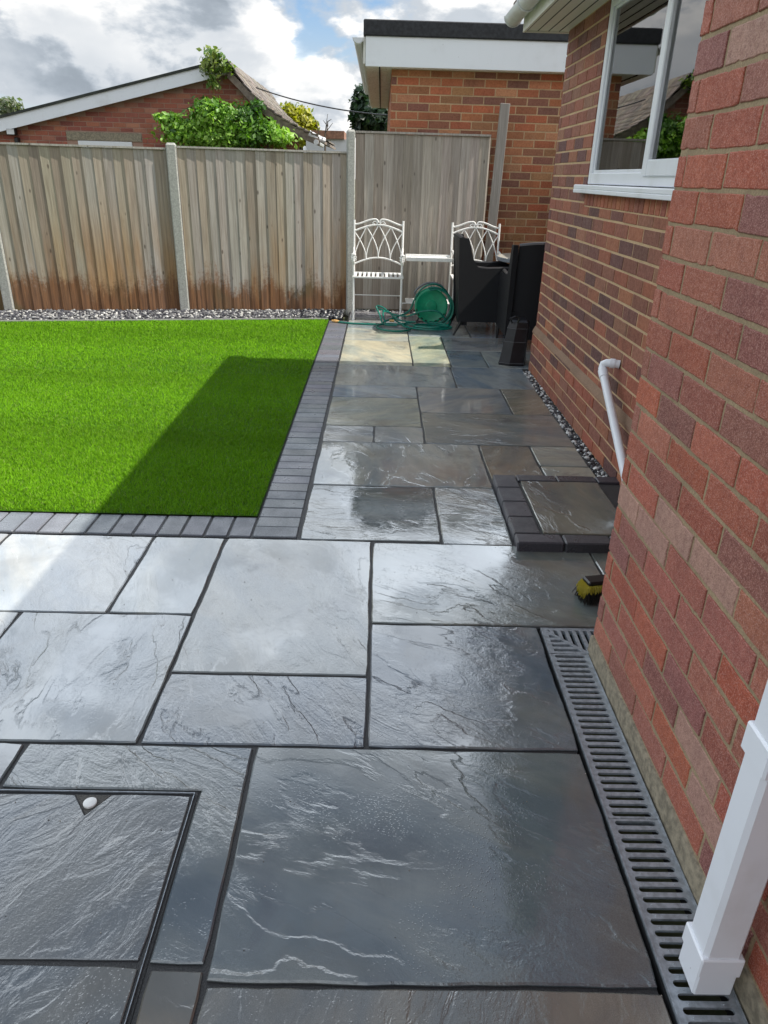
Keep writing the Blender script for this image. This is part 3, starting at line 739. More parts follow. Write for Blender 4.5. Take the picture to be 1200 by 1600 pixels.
def window():
    win = bpy.data.objects.new('window', None)
    f = MB(); X0, X1 = FX+.005, FX+.07
    # outer frame
    f.box(X0, X1, WY1-.058, WY1-.001, WZ0, WZ1, 0, b=.004); 
    f.box(X0, X1, WY0, WY1-.058, WZ0, WZ0+.062, 0, b=.004); f.box(X0, X1, WY0, WY1-.058, WZ1-.05, WZ1, 0, b=.004)
    f.box(X0-.001, X1, 3.90, 3.955, WZ0+.062, WZ1-.05, 0, b=.004)
    f.box(X0, X1, WY0, WY0+.055, WZ0+.062, WZ1-.05, 0, b=.004)
    # left glazing bead
    for (a, b, c, d) in ((WY1-.075,WY1-.058,WZ0+.062,WZ1-.05),(3.955,3.972,WZ0+.062,WZ1-.05),(3.972,WY1-.075,WZ0+.062,WZ0+.078),(3.972,WY1-.075,WZ1-.066,WZ1-.05)):
        f.box(X0+.012, X0+.034, a, b, c, d, 0, b=.002)
    fr = f.build('window', UPVC, house); fr['label'] = 'white plastic framed window, fixed pane beside an opening casement'
    f = MB(); Xc = X0-.014
    yc0, yc1, zc0, zc1 = WY0+.04, 3.925, WZ0+.045, WZ1-.03
    for (a, b, c, d) in ((yc1-.07,yc1,zc0,zc1),(yc0,yc0+.07,zc0,zc1),(yc0+.07,yc1-.07,zc0,zc0+.072),(yc0+.07,yc1-.07,zc1-.07,zc1)):
        f.box(Xc, Xc+.05, a, b, c, d, 0, b=.005)
    cs = f.build('casement', UPVC, fr, world=False); cs.location = Vector(cs.location)-Vector(fr.location)-Vector(house.location)
    for nm, a, b, c, d, x in (('pane', 3.97, WY1-.073, WZ0+.076, WZ1-.064, X0+.022), ('pane', yc0+.068, yc1-.068, zc0+.07, zc1-.068, Xc+.02)):
        g_ = MB(); g_.box(x, x+.004, a, b, c, d); o = g_.build(nm, GLASS, fr, world=False); o.location = Vector(o.location)-Vector(fr.location)-Vector(house.location)
    s_ = MB(); s_.box(FX-.048, FX+.03, WY0-.05, WY1+.13, WZ0-.032, WZ0-.004, 0, b=.006); s_.box(FX-.048, FX-.036, WY0-.05, WY1+.13, WZ0-.052, WZ0-.03, 0, b=.003)
    o = s_.build('window_sill', UPVC, fr, world=False); o.location = Vector(o.location)-Vector(fr.location)-Vector(house.location)
window()
# room behind the window
p = MB()
p.add([(FX+.12,WY0-.5,1.3),(FX+.12,WY1+.4,1.3),(FX+2.4,WY1+.4,1.3),(FX+2.4,WY0-.5,1.3),(FX+.12,WY0-.5,2.45),(FX+.12,WY1+.4,2.45),(FX+2.4,WY1+.4,2.45),(FX+2.4,WY0-.5,2.45)],
      [(0,1,2,3),(7,6,5,4),(1,5,6,2),(2,6,7,3),(3,7,4,0)])
p.build('room', ROOM, house)
for (ya, yb) in ((WY1-.42, WY1-.08), (3.25, 3.75)):
    p = MB(); p.grid(lambda u, v: (FX+.20+.02*math.sin(u*(yb-ya)/.045*6.28/2), ya+(yb-ya)*u, 1.32+1.1*v), 60, 2)
    p.build('curtain', CURT, house, smooth=True)
p = MB(); p.lathe([(.04,1.44),(.042,1.46),(.042,1.60),(.018,1.66),(.016,1.74),(.02,1.75)], 20, Matrix.Translation((FX+.14, 4.25, 0)))
p.build('bottle', m_simple('green_bottle', (.16,.30,.05), .2), house, smooth=True)

# soffit, fascia, gutter, roof
p = MB(); p.box(.995, 3.6, 2.03, 6.03, 2.40, 2.412, 0); p.box(.62, 1.2, -2.6, 2.03, 2.33, 2.345, 0)
for k in range(4): p.box(1.0+k*.075, 1.003+k*.075, 2.05, 6.02, 2.396, 2.401, 1)
p.build('soffit', [SOFF, DARK], house)
p = MB(); p.box(.975, .995, 2.03, 6.05, 2.39, 2.53, 0, b=.003); p.box(.995, 3.6, 6.03, 6.05, 2.39, 2.53, 0, b=.003); p.box(.60, .62, -2.6, 2.05, 2.33, 2.48, 0, b=.003); p.box(.62, .995, 2.03, 2.05, 2.33, 2.53, 0, b=.003)
p.build('fascia', SOFF, house)
def gutter(mb, x, z, y0, y1, r=.055):
    prof = [(r*math.cos(a), r*math.sin(a)) for a in [math.pi+math.pi*i/12 for i in range(13)]]
    prof2 = [(a*.9, b*.9) for a, b in prof][::-1]
    pf = prof+prof2; n = len(pf)
    vs = [(x+a, y0, z+b) for a, b in pf]+[(x+a, y1, z+b) for a, b in pf]
    fs = [(i, (i+1) % n, n+(i+1) % n, n+i) for i in range(n)]; 
    mb.add(vs, fs)
    for (yy) in (y0, y1):
        mb.add([(x+a, yy, z+b) for a, b in prof], [tuple(range(13))])
        mb.tube([(x+a*1.04, yy-.012 if yy == y1 else yy+.012, z+b*1.04) for a, b in prof], .006, 6)
p = MB(); gutter(p, .915, 2.50, 2.07, 6.16, .06); gutter(p, .545, 2.46, -2.6, 2.06, .055)
for yy in (3.2, 4.6, 5.6): p.tube([(.915+.064*math.cos(a), yy, 2.50+.064*math.sin(a)) for a in [math.pi+math.pi*i/12 for i in range(13)]], .007, 6)
p.build('gutter', UPVC2, house, smooth=True)
p = MB()
sl = math.tan(R(24))
def rf(x, e): return 2.53+(x-.90)*sl if e else 2.50+(x-.52)*sl
hx = 4.2; hz_ = 2.54+3.3*sl; hy = 6.10-3.3
p.add([(.90,2.04,2.54),(.90,6.10,2.54),(hx,hy,hz_),(hx,2.04,hz_),(.90,2.04,2.57),(.90,6.10,2.57),(hx,hy,hz_+.03),(hx,2.04,hz_+.03)],
      [(0,1,2,3),(7,6,5,4),(0,4,5,1),(0,3,7,4)], 0, (.12,.07,.05))
p.add([(.90,6.10,2.54),(7.5,6.10,2.54),(hx,hy,hz_),(.90,6.10,2.57),(7.5,6.10,2.57),(hx,hy,hz_+.03)], [(0,1,2),(5,4,3),(0,3,4,1)], 0, (.12,.07,.05))
p.add([(.53,-2.6,2.50),(.53,2.035,2.50),(4.2,2.035,2.50+3.67*sl),(4.2,-2.6,2.50+3.67*sl)], [(0,1,2,3)], 0, (.12,.07,.05))
p.add([(4.2,-2.6,-.05),(4.2,6.0,-.05),(4.2,6.0,2.5),(4.2,2.8,3.95),(4.2,-2.6,3.95)], [(0,1,2,3,4)], 0, (.25,.1,.07))
p.build('roof', ROOFT, house)

# near downpipe standing on the drain grate
dp = MB()
dx0, dx1, dy0, dy1 = .643, .716, .880, .952
dp.box(dx0, dx1, dy0, dy1, .10, 2.40, 0, b=.008)
d = dp.build('downpipe', UPVC, house); d['label'] = 'white square downpipe ending over the drain grate'
c_ = MB(); c_.box(dx0-.0055, dx1+.005, dy0-.005, dy1+.005, .075, .125, 0, b=.003); c_.box(dx0-.002, dx1+.002, dy0-.002, dy1+.002, .016, .10, 0, b=.004); 
o = c_.build('shoe', UPVC, d, world=False); o.location = Vector(o.location)-Vector(d.location)-Vector(house.location)
c_ = MB(); c_.box(dx0-.005, dx1+.005, dy0-.005, dy1+.005, .575, .635, 0, b=.004)
c_.box(dx1+.004, NX+.001, dy0+.01, dy1-.01, .585, .625, 0, b=.003)
o = c_.build('collar', UPVC, d, world=False); o.location = Vector(o.location)-Vector(d.location)-Vector(house.location)
# white waste pipe
wp = MB(); pr = .0215
arc = [(1.285,3.80,.575),(1.25,3.81,.578),(1.225,3.825,.575),(1.212,3.84,.565),(1.207,3.835,.545),(1.207,3.80,.52),(1.207,3.30,.215),(1.207,2.9,-.03)]
wp.tube(arc, pr, 16); wp.tube([(1.262,3.805,.577),(1.238,3.815,.577)], pr*1.18, 16); wp.tube([(1.207,3.822,.535),(1.207,3.78,.508)], pr*1.18, 16)
w = wp.build('waste_pipe', UPVC, house, smooth=True)

# ------------------------------------------------------------------ drain channel
dr = thing('drain_channel', 'grey slotted channel drain with corner piece along the foot of the near brick wall', 'drain', (.66, .9, 0))
DX0, DX1 = .602, .734
def slot_cell(mb, T, L, Wd, sl, sw, z=0.0, dep=.007):
    """plate cell L (along x) by Wd (along y) with a stadium slot"""
    n = 6; loop = []
    r_ = sw/2; h = sl/2-r_
    for i in range(n+1): a = -math.pi/2+math.pi*i/n; loop.append((h+r_*math.cos(a), r_*math.sin(a)))
    for i in range(n+1): a = math.pi/2+math.pi*i/n; loop.append((-h+r_*math.cos(a), r_*math.sin(a)))
    m_ = len(loop); outer = []
    for i in range(n+1): outer.append((L/2, -Wd/2+Wd*i/n))
    for i in range(n+1): outer.append((-L/2, Wd/2-Wd*i/n))
    vs = [(*a, z) for a in outer]+[(*a, z) for a in loop]+[(*a, z-dep) for a in loop]
    fs = [(i, (i+1) % m_, m_+(i+1) % m_, m_+i) for i in range(m_)]+[(m_+i, m_+(i+1) % m_, 2*m_+(i+1) % m_, 2*m_+i) for i in range(m_)]
    mb.add([tuple(T @ Vector(v)) for v in vs], fs, 0)
    for sx in (-.28, .28):
        c_ = T @ Vector((sx*L, Wd/2, z)); rr = .0024
        mb.add([(c_.x-rr, c_.y, c_.z), (c_.x, c_.y-rr, c_.z), (c_.x+rr, c_.y, c_.z), (c_.x, c_.y+rr, c_.z), (c_.x, c_.y, c_.z+.0022)], [(0,1,4),(1,2,4),(2,3,4),(3,0,4)], 0)
def grate_piece(y0, y1):
    gm = MB(); k = round((y1-y0)/.0262); pit = (y1-y0)/k
    for i in range(k):
        slot_cell(gm, Matrix.Translation(((DX0+DX1)/2, y0+pit*(i+.5), 0.004)), DX1-DX0-.008, pit, .101, .0142)
    for x0, x1 in ((DX0, DX0+.004), (DX1-.004, DX1)): gm.box(x0, x1, y0, y1-.001, -.02, .0055, 0)
    gm.box(DX0, DX1, y0-.0015, y0, -.018, .003); 
    return gm.build('grate', GALV, dr)
grate_piece(-.6, .368); grate_piece(.370, 1.316); grate_piece(1.318, 2.005)
# corner piece: slots turn through a mitre
gm = MB()
cx0, cy0 = DX0, 2.008; S = DX1-DX0
gm.box(cx0, cx0+.004, cy0, cy0+.150, -.02, .0055); gm.box(cx0+.004, 1.28, cy0+.146, cy0+.150, -.02, .0055)
z = .004
def plate(pts): gm.prism(pts, z-.016, z, 0)
w_ = S/5.2
# bars of the two wings meeting on the diagonal
def L2(a, b): return [(cx0+a[0], cy0+a[1]), (cx0+b[0], cy0+b[1])]
DT = .146
for i in range(6):
    t0 = i*DT/5.5; t1 = t0+.0125
    if t1 > DT: break
    lim0 = S-.008-(t0)*(S-.008)/DT; lim1 = S-.008-(t1)*(S-.008)/DT
    # horizontal bars (left wing), running from the left rail to the diagonal
    gm.prism([(cx0+.004, cy0+t0), (cx0+.004+max(lim0-.0,0.004), cy0+t0), (cx0+.004+max(lim1,.004), cy0+t1), (cx0+.004, cy0+t1)], z-.016, z)
for i in range(26):
    xx_ = cx0+.030+i*.0262; dd = (S-.008)-(xx_-cx0)
    yb = cy0+max(.0, DT*(dd)/(S-.008))
    if xx_ > 1.27: break
    if xx_ > cx0+S-.01: yb = cy0+.03
    gm.prism([(xx_, yb), (xx_+.0125, yb-(0.0 if xx_ > cx0+S-.01 else .012)), (xx_+.0125, cy0+DT), (xx_, cy0+DT)], z-.016, z)
gm.prism([(cx0+S-.004, cy0-.001), (cx0+S+.010, cy0+.004), (cx0+.010, cy0+DT), (cx0+.002, cy0+DT-.006)], z-.016, z+.0006)
gm.prism([(cx0+.004, cy0+DT-.010), (1.28, cy0+DT-.010), (1.28, cy0+DT), (cx0+.004, cy0+DT)], z-.016, z+.0004)
gm.prism([(cx0+.0042, cy0), (cx0+.020, cy0), (cx0+.020, cy0+DT-.0105), (cx0+.0042, cy0+DT-.0105)], z-.016, z+.0002)
gm.prism([(cx0+S, cy0+.012), (1.28, cy0+.012), (1.28, cy0+.030), (cx0+S, cy0+.030)], z-.016, z+.0002)
o = gm.build('grate', GALV, dr); o['label'] = 'mitred corner piece of the grate'
p = MB()
p.add([(.598,-.6,-.10),(.738,-.6,-.10),(.738,2.16,-.10),(.598,2.16,-.10)], [(0,1,2,3)])
p.add([(.599,-.6,-.10),(.599,2.16,-.10),(.599,2.16,-.002),(.599,-.6,-.002)], [(0,1,2,3)]); p.add([(.7365,-.6,-.10),(.7365,2.01,-.10),(.7365,2.01,-.002),(.7365,-.6,-.002)], [(3,2,1,0)])
p.add([(.598,2.163,-.10),(1.285,2.163,-.10),(1.285,2.163,-.002),(.598,2.163,-.002)], [(0,1,2,3)]); p.add([(.738,2.0,-.10),(1.285,2.0,-.10),(1.285,2.163,-.10),(.738,2.163,-.10)], [(0,1,2,3)])
p.build('channel', DARK, dr)

# ------------------------------------------------------------------ fences
fence = thing('garden_fence', 'long weathered closeboard fence with concrete posts behind the lawn, stained brown at its foot', 'fence', (FA.x, FA.y, 0))
TINTS = [(.39,.35,.305),(.36,.32,.275),(.41,.375,.33),(.32,.275,.22),(.38,.325,.26),(.41,.38,.345),(.31,.255,.20),(.39,.34,.27),(.38,.35,.31)]
def boards(mb, A, D, N_, s0, s1, h0, h1, rg, width=.100, tints=TINTS, lean=0.0):
    """overlapping feather-edge boards from s0 to s1 along D"""
    s_ = s0
    while s_ < s1-.01:
        w_ = min(width*rg.uniform(.93,1.07), s1-s_); a = s_; b = min(s_+w_+.014, s1+.004)
        e = rg.uniform(-.002, .002); top = h1+rg.uniform(-.004,.003)
        def P(s__, d, z): 
            v = A+D*(s__+lean*z)+N_*d; return (v.x, v.y, z)
        vs = [P(a,.014+e,h0),P(b,.006+e,h0),P(b,0,h0),P(a,0,h0),P(a,.014+e,top),P(b,.006+e,top),P(b,0,top),P(a,0,top)]
        mb.add(vs, [(0,1,5,4),(4,5,6,7),(1,2,6,5),(3,0,4,7),(2,3,7,6)], 0, jit(rg.choice(tints), .06, rg), rg.random())
        s_ += w_
rf_ = random.Random(21)
def sOf(x): return (x-FA.x)/FD.x
posts = [(-4.02, 1.68, 0.006), (-2.19, 1.70, 0.0), (-.335, 1.885, 0.0)]
def fp(s_, d, z): v = FA+FD*s_+FN*d; return (v.x, v.y, z)
def con_post(mb, s_, w_, h, d0=-.06, d1=.045):
    a, b = s_-w_/2, s_+w_/2
    pts = [(a,d0),(b,d0),(b,d1-.01),(b-.01,d1),(a+.01,d1),(a,d1-.01)]
    vs = [fp(x_, y_, -.05) for x_, y_ in pts]+[fp(x_, y_, h-.02) for x_, y_ in pts]+[fp(s_+(x_-s_)*.7, (d0+d1)/2+(y_-(d0+d1)/2)*.7, h) for x_, y_ in pts]
    n_ = 6; fs = [tuple(range(2*n_, 3*n_))]+[(i+k*n_, (i+1) % n_+k*n_, (i+1) % n_+(k+1)*n_, i+(k+1)*n_) for k in range(2) for i in range(n_)]
    mb.add(vs, [f[::-1] for f in fs])
for (x_, h, l) in posts:
    m_ = MB(); con_post(m_, sOf(x_), .085 if x_ > -1 else .10, h); m_.build('post', CONC, fence)
bays = [(sOf(-5.8), sOf(-4.075), 1.60), (sOf(-3.965), sOf(-2.245), 1.635), (sOf(-2.135), sOf(-.385), 1.655)]
for k, (a, b, h) in enumerate(bays):
    m_ = MB(); boards(m_, FA, FD, FN, a, b, .01, h, rf_); m_.build('panel', WOOD, fence)
    m_ = MB(); vs = [fp(a,-.02,h), fp(b,-.02,h), fp(b,.03,h), fp(a,.03,h), fp(a,-.02,h+.018), fp(b,-.02,h+.018), fp(b,.03,h+.018), fp(a,.03,h+.018)]
    m_.add(vs, [(0,1,2,3),(4,7,6,5),(3,2,6,7),(0,4,5,1),(2,1,5,6),(0,3,7,4)], 0, (.42,.40,.36)); m_.build('capping_rail', WOOD2, fence)

pan = thing('fence_panel', 'taller grey closeboard fence panel behind the white seat, beside the garage', 'fence panel', (-.28, 8.76, 0))
m_ = MB(); A2 = Vector((-.285, 8.76)); D2 = Vector((1, .01)).normalized(); N2 = Vector((.01,-1)).normalized()
GT = [(.41,.36,.31),(.37,.325,.28),(.44,.39,.34),(.34,.29,.245),(.42,.375,.33)]
boards(m_, A2, D2, N2, 0, 1.455, .02, 1.855, rf_, .105, GT); m_.build('panel', WOOD2, pan)
m_ = MB(); m_.box(-.285, 1.17, 8.735, 8.785, 1.858, 1.878, 0, (.38,.35,.31)); m_.build('capping_rail', WOOD2, pan)
m_ = MB()
T = Matrix.Translation((1.225, 8.70, 0)) @ Matrix.Rotation(R(1.6), 4, 'Y')
m_.box(-.05, .05, -.025, .025, -.02, 2.17, 0, (.33,.30,.27), .003, .3, T)
o = m_.build('timber_post', WOOD2); tag(o, 'tall grey timber board leaning at the end of the fence panel against the garage', 'timber post')

# ------------------------------------------------------------------ garage
GY = 8.93
gar = thing('garage', 'flat-roofed brick garage with black felt edge and wide white fascia', 'garage', (1.5, GY, 0))
ORG = [(.48,.17,.065),(.44,.14,.05),(.38,.14,.055),(.50,.21,.085),(.30,.115,.055),(.48,.135,.05),(.38,.18,.07),(.25,.10,.06),(.50,.23,.10)]
p = MB(); gx0 = .085
brick_face(p, (gx0, GY, 0), (1,0,0), (0,0,1), (0,-1,0), 0, 3.6, .0, 2.47, .235, .0805, ORG, rg=rgb, joint=.012, off=.05)
brick_face(p, (gx0, GY, 0), (0,1,0), (0,0,1), (-1,0,0), 0, 5.0, .0, 2.47, .235, .0805, ORG, rg=rgb, joint=.012, off=.15)
p.add([(gx0+.003,GY+.003,-.05),(3.7,GY+.003,-.05),(3.7,GY+.003,2.48),(gx0+.003,GY+.003,2.48)], [(0,1,2,3)], 1)
p.add([(gx0+.003,GY+.003,-.05),(gx0+.003,GY+5,-.05),(gx0+.003,GY+5,2.48),(gx0+.003,GY+.003,2.48)], [(3,2,1,0)], 1)
p.build('brick_wall', [BRK2, MOR2], gar)
p = MB(); p.box(-.19, 3.9, GY-.16, GY-.135, 2.475, 2.745, 0, b=.003); p.build('fascia', m_white('white_fascia', (.84,.86,.88), .3, .12), gar)
p = MB(); p.box(-.215, 3.95, GY-.185, GY+5.1, 2.742, 2.885, 0, b=.01); 
p.build('felt_roof', FELT, gar)
p = MB(); p.box(-.19, gx0, GY-.13, GY+5.0, 2.478, 2.49, 0); p.box(gx0, 3.9, GY-.134, GY, 2.478, 2.49, 0)
p.box(-.05, -.035, GY-.12, GY+5, 2.47, 2.479, 1)
p.build('soffit', [m_wood('brown_soffit_board', False), DARK], gar)
p = MB(); p.box(-.215, -.192, GY-.13, GY+5.0, 2.50, 2.74, 0, b=.002); p.build('side_fascia', SOFF, gar)
p = MB(); gutter(p, -.27, 2.725, GY-.17, GY+5.0, .05); p.build('gutter', UPVC2, gar, smooth=True)

# ------------------------------------------------------------------ neighbouring house
NY = 14.6
def PX(x, y, Y):   # photo-plane measurement helper: real position of a sighted point at depth Y
    r = [sum(CR[i][j]*v for j, v in enumerate(((x-600)/1129.57, (y-800)/1129.57, 1))) for i in range(3)]
    t = Y/r[1]; return (r[0]*t, Y, 1.45+r[2]*t)
nb = thing('neighbouring_house', 'low brick gable of a neighbouring house beyond the fence, with a white bargeboard', 'house', (-3.5, NY, 0))
pk = PX(357,112,NY); pl = PX(-40,212,NY); pr_ = PX(497,215,NY)
NBK = [(.36,.11,.06),(.31,.09,.055),(.40,.14,.075),(.34,.10,.06),(.28,.08,.055),(.42,.17,.10)]
VR = [(lambda q_: (q_[0], q_[2]))(PX(a_, b_, NY)) for a_, b_ in ((357,112),(376,132),(396,153),(414,170),(432,184),(462,203),(500,219))]
def roofz(x):
    if x < pk[0]: return pk[2]+(x-pk[0])*(pk[2]-pl[2])/(pk[0]-pl[0])
    for (xa, za), (xb, zb) in zip(VR[:-1], VR[1:]):
        if x <= xb: return za+(zb-za)*(x-xa)/(xb-xa)
    return VR[-1][1]
p = MB(); nx0 = -8.2
brick_face(p, (nx0, NY, 0), (1,0,0), (0,0,1), (0,-1,0), 0, pr_[0]-nx0-.35, .9, pk[2]+.05, .235, .0805, NBK, rg=rgb, joint=.013, clip=lambda u, z: z < roofz(nx0+u)-.07,
           holes=[(PX(103,210,NY)[0]-nx0, PX(222,210,NY)[0]-nx0, .9, PX(150,205,NY)[2])])
xr = pr_[0]-.35
p.add([(nx0,NY+.006,-.05),(xr,NY+.006,-.05),(xr,NY+.006,roofz(xr)-.03),(VR[4][0],NY+.006,VR[4][1]-.03),(VR[2][0],NY+.006,VR[2][1]-.03),(pk[0],NY+.006,pk[2]-.03),(nx0,NY+.006,roofz(nx0)-.03)], [(0,1,2,3,4,5,6)], 1)
p.build('gable_wall', [BRK3, MOR3], nb)
a = PX(103,205,NY); b = PX(222,222,NY)
p = MB(); p.box(a[0], b[0], NY-.012, NY+.05, b[2], a[2], 0, b=.004); lint = p.build('lintel', CONC2, nb)
a = PX(122,220,NY); b = PX(207,227,NY)
p = MB(); p.box(a[0], b[0], NY-.02, NY+.03, a[2]-.07, a[2]+.004, 0, b=.004)
p.box(a[0], a[0]+.06, NY-.02, NY+.03, a[2]-.9, a[2]-.07, 0, b=.004); p.box(b[0]-.06, b[0], NY-.02, NY+.03, a[2]-.9, a[2]-.07, 0, b=.004); p.box(a[0]+.06, b[0]-.06, NY-.02, NY+.03, a[2]-.96, a[2]-.9, 0, b=.004)
wn = p.build('window', UPVC2, nb)
p = MB(); p.box(a[0]+.06, b[0]-.06, NY+.0, NY+.004, a[2]-.9, a[2]-.07); o = p.build('pane', GLASS, wn, world=False); o.location = Vector(o.location)-Vector(wn.location)-Vector(nb.location)
# bargeboard (left slope) 
def slope_board(mb, x0, x1, dz0, dz1, y0, y1, m=0, c=(1,1,1)):
    vs = []
    for y in (y0, y1):
        vs += [(x0,y,roofz(x0)+dz0),(x1,y,roofz(x1)+dz0),(x1,y,roofz(x1)+dz1),(x0,y,roofz(x0)+dz1)]
    mb.add(vs, [(0,1,2,3),(7,6,5,4),(0,4,5,1),(3,2,6,7),(0,3,7,4),(1,5,6,2)], m, c)
p = MB(); slope_board(p, nx0-.1, pk[0]-.02, -.06, .14, NY-.16, NY-.135); p.build('bargeboard', UPVC, nb)
p = MB(); slope_board(p, nx0-.1, pk[0]-.02, .14, .18, NY-.19, NY+5, 0, (.03,.035,.03))
# right slope of tiles: courses with slight sag and lifted edges
NT_ = 12
for i in range(NT_):
    f0, f1 = i/NT_, (i+1)/NT_+.015
    def pt(f): 
        x_ = pk[0]+(pr_[0]+.02-pk[0])*min(f,1); return x_, roofz(x_)+.06+.12*max(0,1-min(f,1)*5)
    (xa, za), (xb, zb) = pt(f0), pt(f1)
    y = NY-.17
    while y < NY+5:
        h_ = rgb.uniform(0, .010); yy = min(y+.28, NY+5)
        c = jit(rgb.choice([(.17,.145,.12),(.14,.12,.10),(.20,.17,.135),(.15,.125,.10)]), .15, rgb)
        vs = [(xa,y,za+h_-.03),(xb,y,zb+h_),(xb,yy,zb+h_),(xa,yy,za+h_-.03),(xa,y,za+h_-.005),(xb,y,zb+h_+.022),(xb,yy,zb+h_+.022),(xa,yy,za+h_-.005)]
        p.add(vs, [(3,2,1,0),(4,5,6,7),(0,1,5,4),(1,2,6,5),(2,3,7,6)], 0, c); y += .285
p.build('roof', ROOFT, nb)
p = MB()
for (xa, za), (xb, zb) in zip(VR[:-1], VR[1:]):
    slope_board(p, xa+.001, xb, -.10, .045, NY-.15, NY-.02)
    slope_board(p, xa+.001, xb, -.02, .03, NY+.0, NY+4.9)
p.build('verge', m_simple('old_verge_mortar', (.19,.15,.12), .9, .3, 14), nb)
p = MB()
gx, gy, gz = PX(455,208,NY-.1); ex = pr_[0]
p.tube([(ex-.15, NY-.12, pr_[2]+.06),(ex+.02, NY-.1, pr_[2]-.02),(ex+.12, NY-.05, pr_[2]-.05)], .05, 8); p.tube([(ex-.02,NY-.2,pr_[2]-.08),(ex-.02,NY+1.2,pr_[2]-.08)], .045, 8)
p.build('gutter', UPVC2, nb, smooth=True)
lx, ly, lz = PX(22,207,NY)
p = MB(); p.box(lx-.07, lx+.09, NY-.16, NY-.06, lz-.05, lz+.06, 0, b=.01, T=None); p.box(lx-.02, lx+.03, NY-.08, NY, lz-.03, lz+.02); p.box(lx+.03, lx+.10, NY-.12, NY-.02, lz-.17, lz-.08, 0, b=.01)
sl_ = p.build('floodlight', BLK, nb)
p = MB(); p.box(lx-.055, lx+.075, NY-.164, NY-.159, lz-.035, lz+.045); o = p.build('lens', CURT, sl_, world=False); o.location = Vector(o.location)-Vector(sl_.location)-Vector(nb.location)

# far low building
FYb = 24.0
fb = thing('outbuilding', 'distant low pale building with brown roof edge seen above the fence', 'outbuilding', (-1.3, FYb, 0))
a = PX(478,216,FYb); b = PX(538,205,FYb)
p = MB(); p.box(a[0], b[0]+.1, FYb, FYb+4, -.05, a[2]); p.build('wall', m_white('pale_render', (.55,.55,.56), .8, .3), fb)
p = MB(); p.box(PX(485,210,FYb)[0], b[0], FYb-.1, FYb+4.1, a[2]+.001, b[2], 0, (.24,.12,.075)); p.build('roof', ROOFT, fb)

# ------------------------------------------------------------------ foliage
def leaves(name, blobs, n, size, pal, seed, parent=None, mat=LEAF, shell=.45, up=.35):
    rs = np.random.RandomState(seed); B = np.array([b[:6] for b in blobs], float)
    wts = B[:,3]*B[:,4]*B[:,5]; wts = wts**.75; wts /= wts.sum()
    k = rs.choice(len(B), n, p=wts)
    d = rs.normal(size=(n,3)); d /= np.linalg.norm(d, axis=1)[:,None]
    r_ = (shell+(1-shell)*rs.rand(n)**.6)[:,None]*(1+.18*rs.normal(size=(n,1)))
    C = B[k,:3]+d*r_*B[k,3:6]
    nrm = d*.6+rs.normal(size=(n,3))*.6+np.array([0,-.1,up]); nrm /= np.linalg.norm(nrm, axis=1)[:,None]
    t = rs.normal(size=(n,3)); t -= (t*nrm).sum(1)[:,None]*nrm; t /= np.linalg.norm(t, axis=1)[:,None]; b = np.cross(nrm, t)
    s_ = size*rs.uniform(.4,1.5,n)[:,None]
    V = np.stack([C-t*s_*.5, C+b*s_*.33+nrm*s_*.06, C+t*s_*.6, C-b*s_*.33+nrm*s_*.06], 1)
    off = C.mean(0); base = np.array(parent.location) if parent else np.zeros(3)
    me = bpy.data.meshes.new(name)
    me.from_pydata((V.reshape(-1,3)-off).tolist(), [], (np.arange(n*4).reshape(-1,4)).tolist()); me.materials.append(mat)
    pal = np.array(pal); cl_ = (np.sin(C*5.1+seed)+np.sin(C[:,[1,2,0]]*3.7+1)).sum(1); c = pal[np.clip(((cl_/4+.5)*len(pal)+rs.normal(0,1.1,n)).astype(int), 0, len(pal)-1)]*rs.uniform(.7,1.25,(n,1))
    cc = np.ones((n,4,4)); cc[:,:,:3] = c[:,None,:]
    at = me.color_attributes.new('tint', 'FLOAT_COLOR', 'CORNER'); at.data.foreach_set('color', cc.ravel())
    o = bpy.data.objects.new(name, me); COL.objects.link(o); o.location = off-base
    if parent: o.parent = parent
    return o
VY = NY-.35
vine = thing('climbing_plant', 'leafy green climber sprawling over the gable wall behind the fence', 'climbing plant', (-2.2, VY, 0))
def blob(px, py, Y, rpx, rpy, ry): 
    c = PX(px, py, Y); k = 1/1129.57*Y*1.12; return (*c, rpx*k, ry, rpy*k)
bl = [blob(*q_) for q_ in ((300,205,VY,28,16,.3),(328,186,VY,26,22,.3),(372,192,VY,24,22,.3),(408,204,VY,24,14,.3),(436,214,VY,18,9,.25),(262,186,VY,16,8,.15),(280,200,VY,20,10,.2),(322,166,VY,15,9,.2),(345,172,VY,12,8,.2),(402,166,VY,9,8,.15),(392,178,VY,12,9,.2),(350,215,VY,80,16,.3),(250,182,VY,8,4,.1))]
VP_ = [(.05,.13,.02),(.09,.20,.025),(.13,.28,.03),(.20,.38,.05),(.28,.46,.08)]
leaves('foliage', bl, 8000, .078, VP_, 3, vine)
p = MB()
for q_ in ((300,230,320,175),(370,235,375,175),(420,235,410,185),(340,235,300,190)):
    a = PX(q_[0], q_[1], VY); b = PX(q_[2], q_[3], VY); p.tube([(a[0],VY,.0),(a[0]+.05,VY+.05,.9),a,b], [.04,.035,.03,.012], 7)
p.build('stem', BARK, vine)
v2 = thing('climbing_plant', 'small tuft of climber growing over the gable peak', 'climbing plant', tuple(PX(335,110,NY-.25)))
leaves('foliage', [blob(*q_) for q_ in ((335,98,NY-.25,18,16,.2),(322,108,NY-.28,9,8,.1),(352,108,NY-.2,12,8,.2),(332,125,NY-.28,8,12,.08),(338,137,NY-.25,6,5,.08),(330,88,NY-.25,10,10,.12))], 420, .085, [(.16,.24,.05),(.10,.19,.03),(.2,.25,.07)], 5, v2, up=.2, shell=.2)
p = MB()
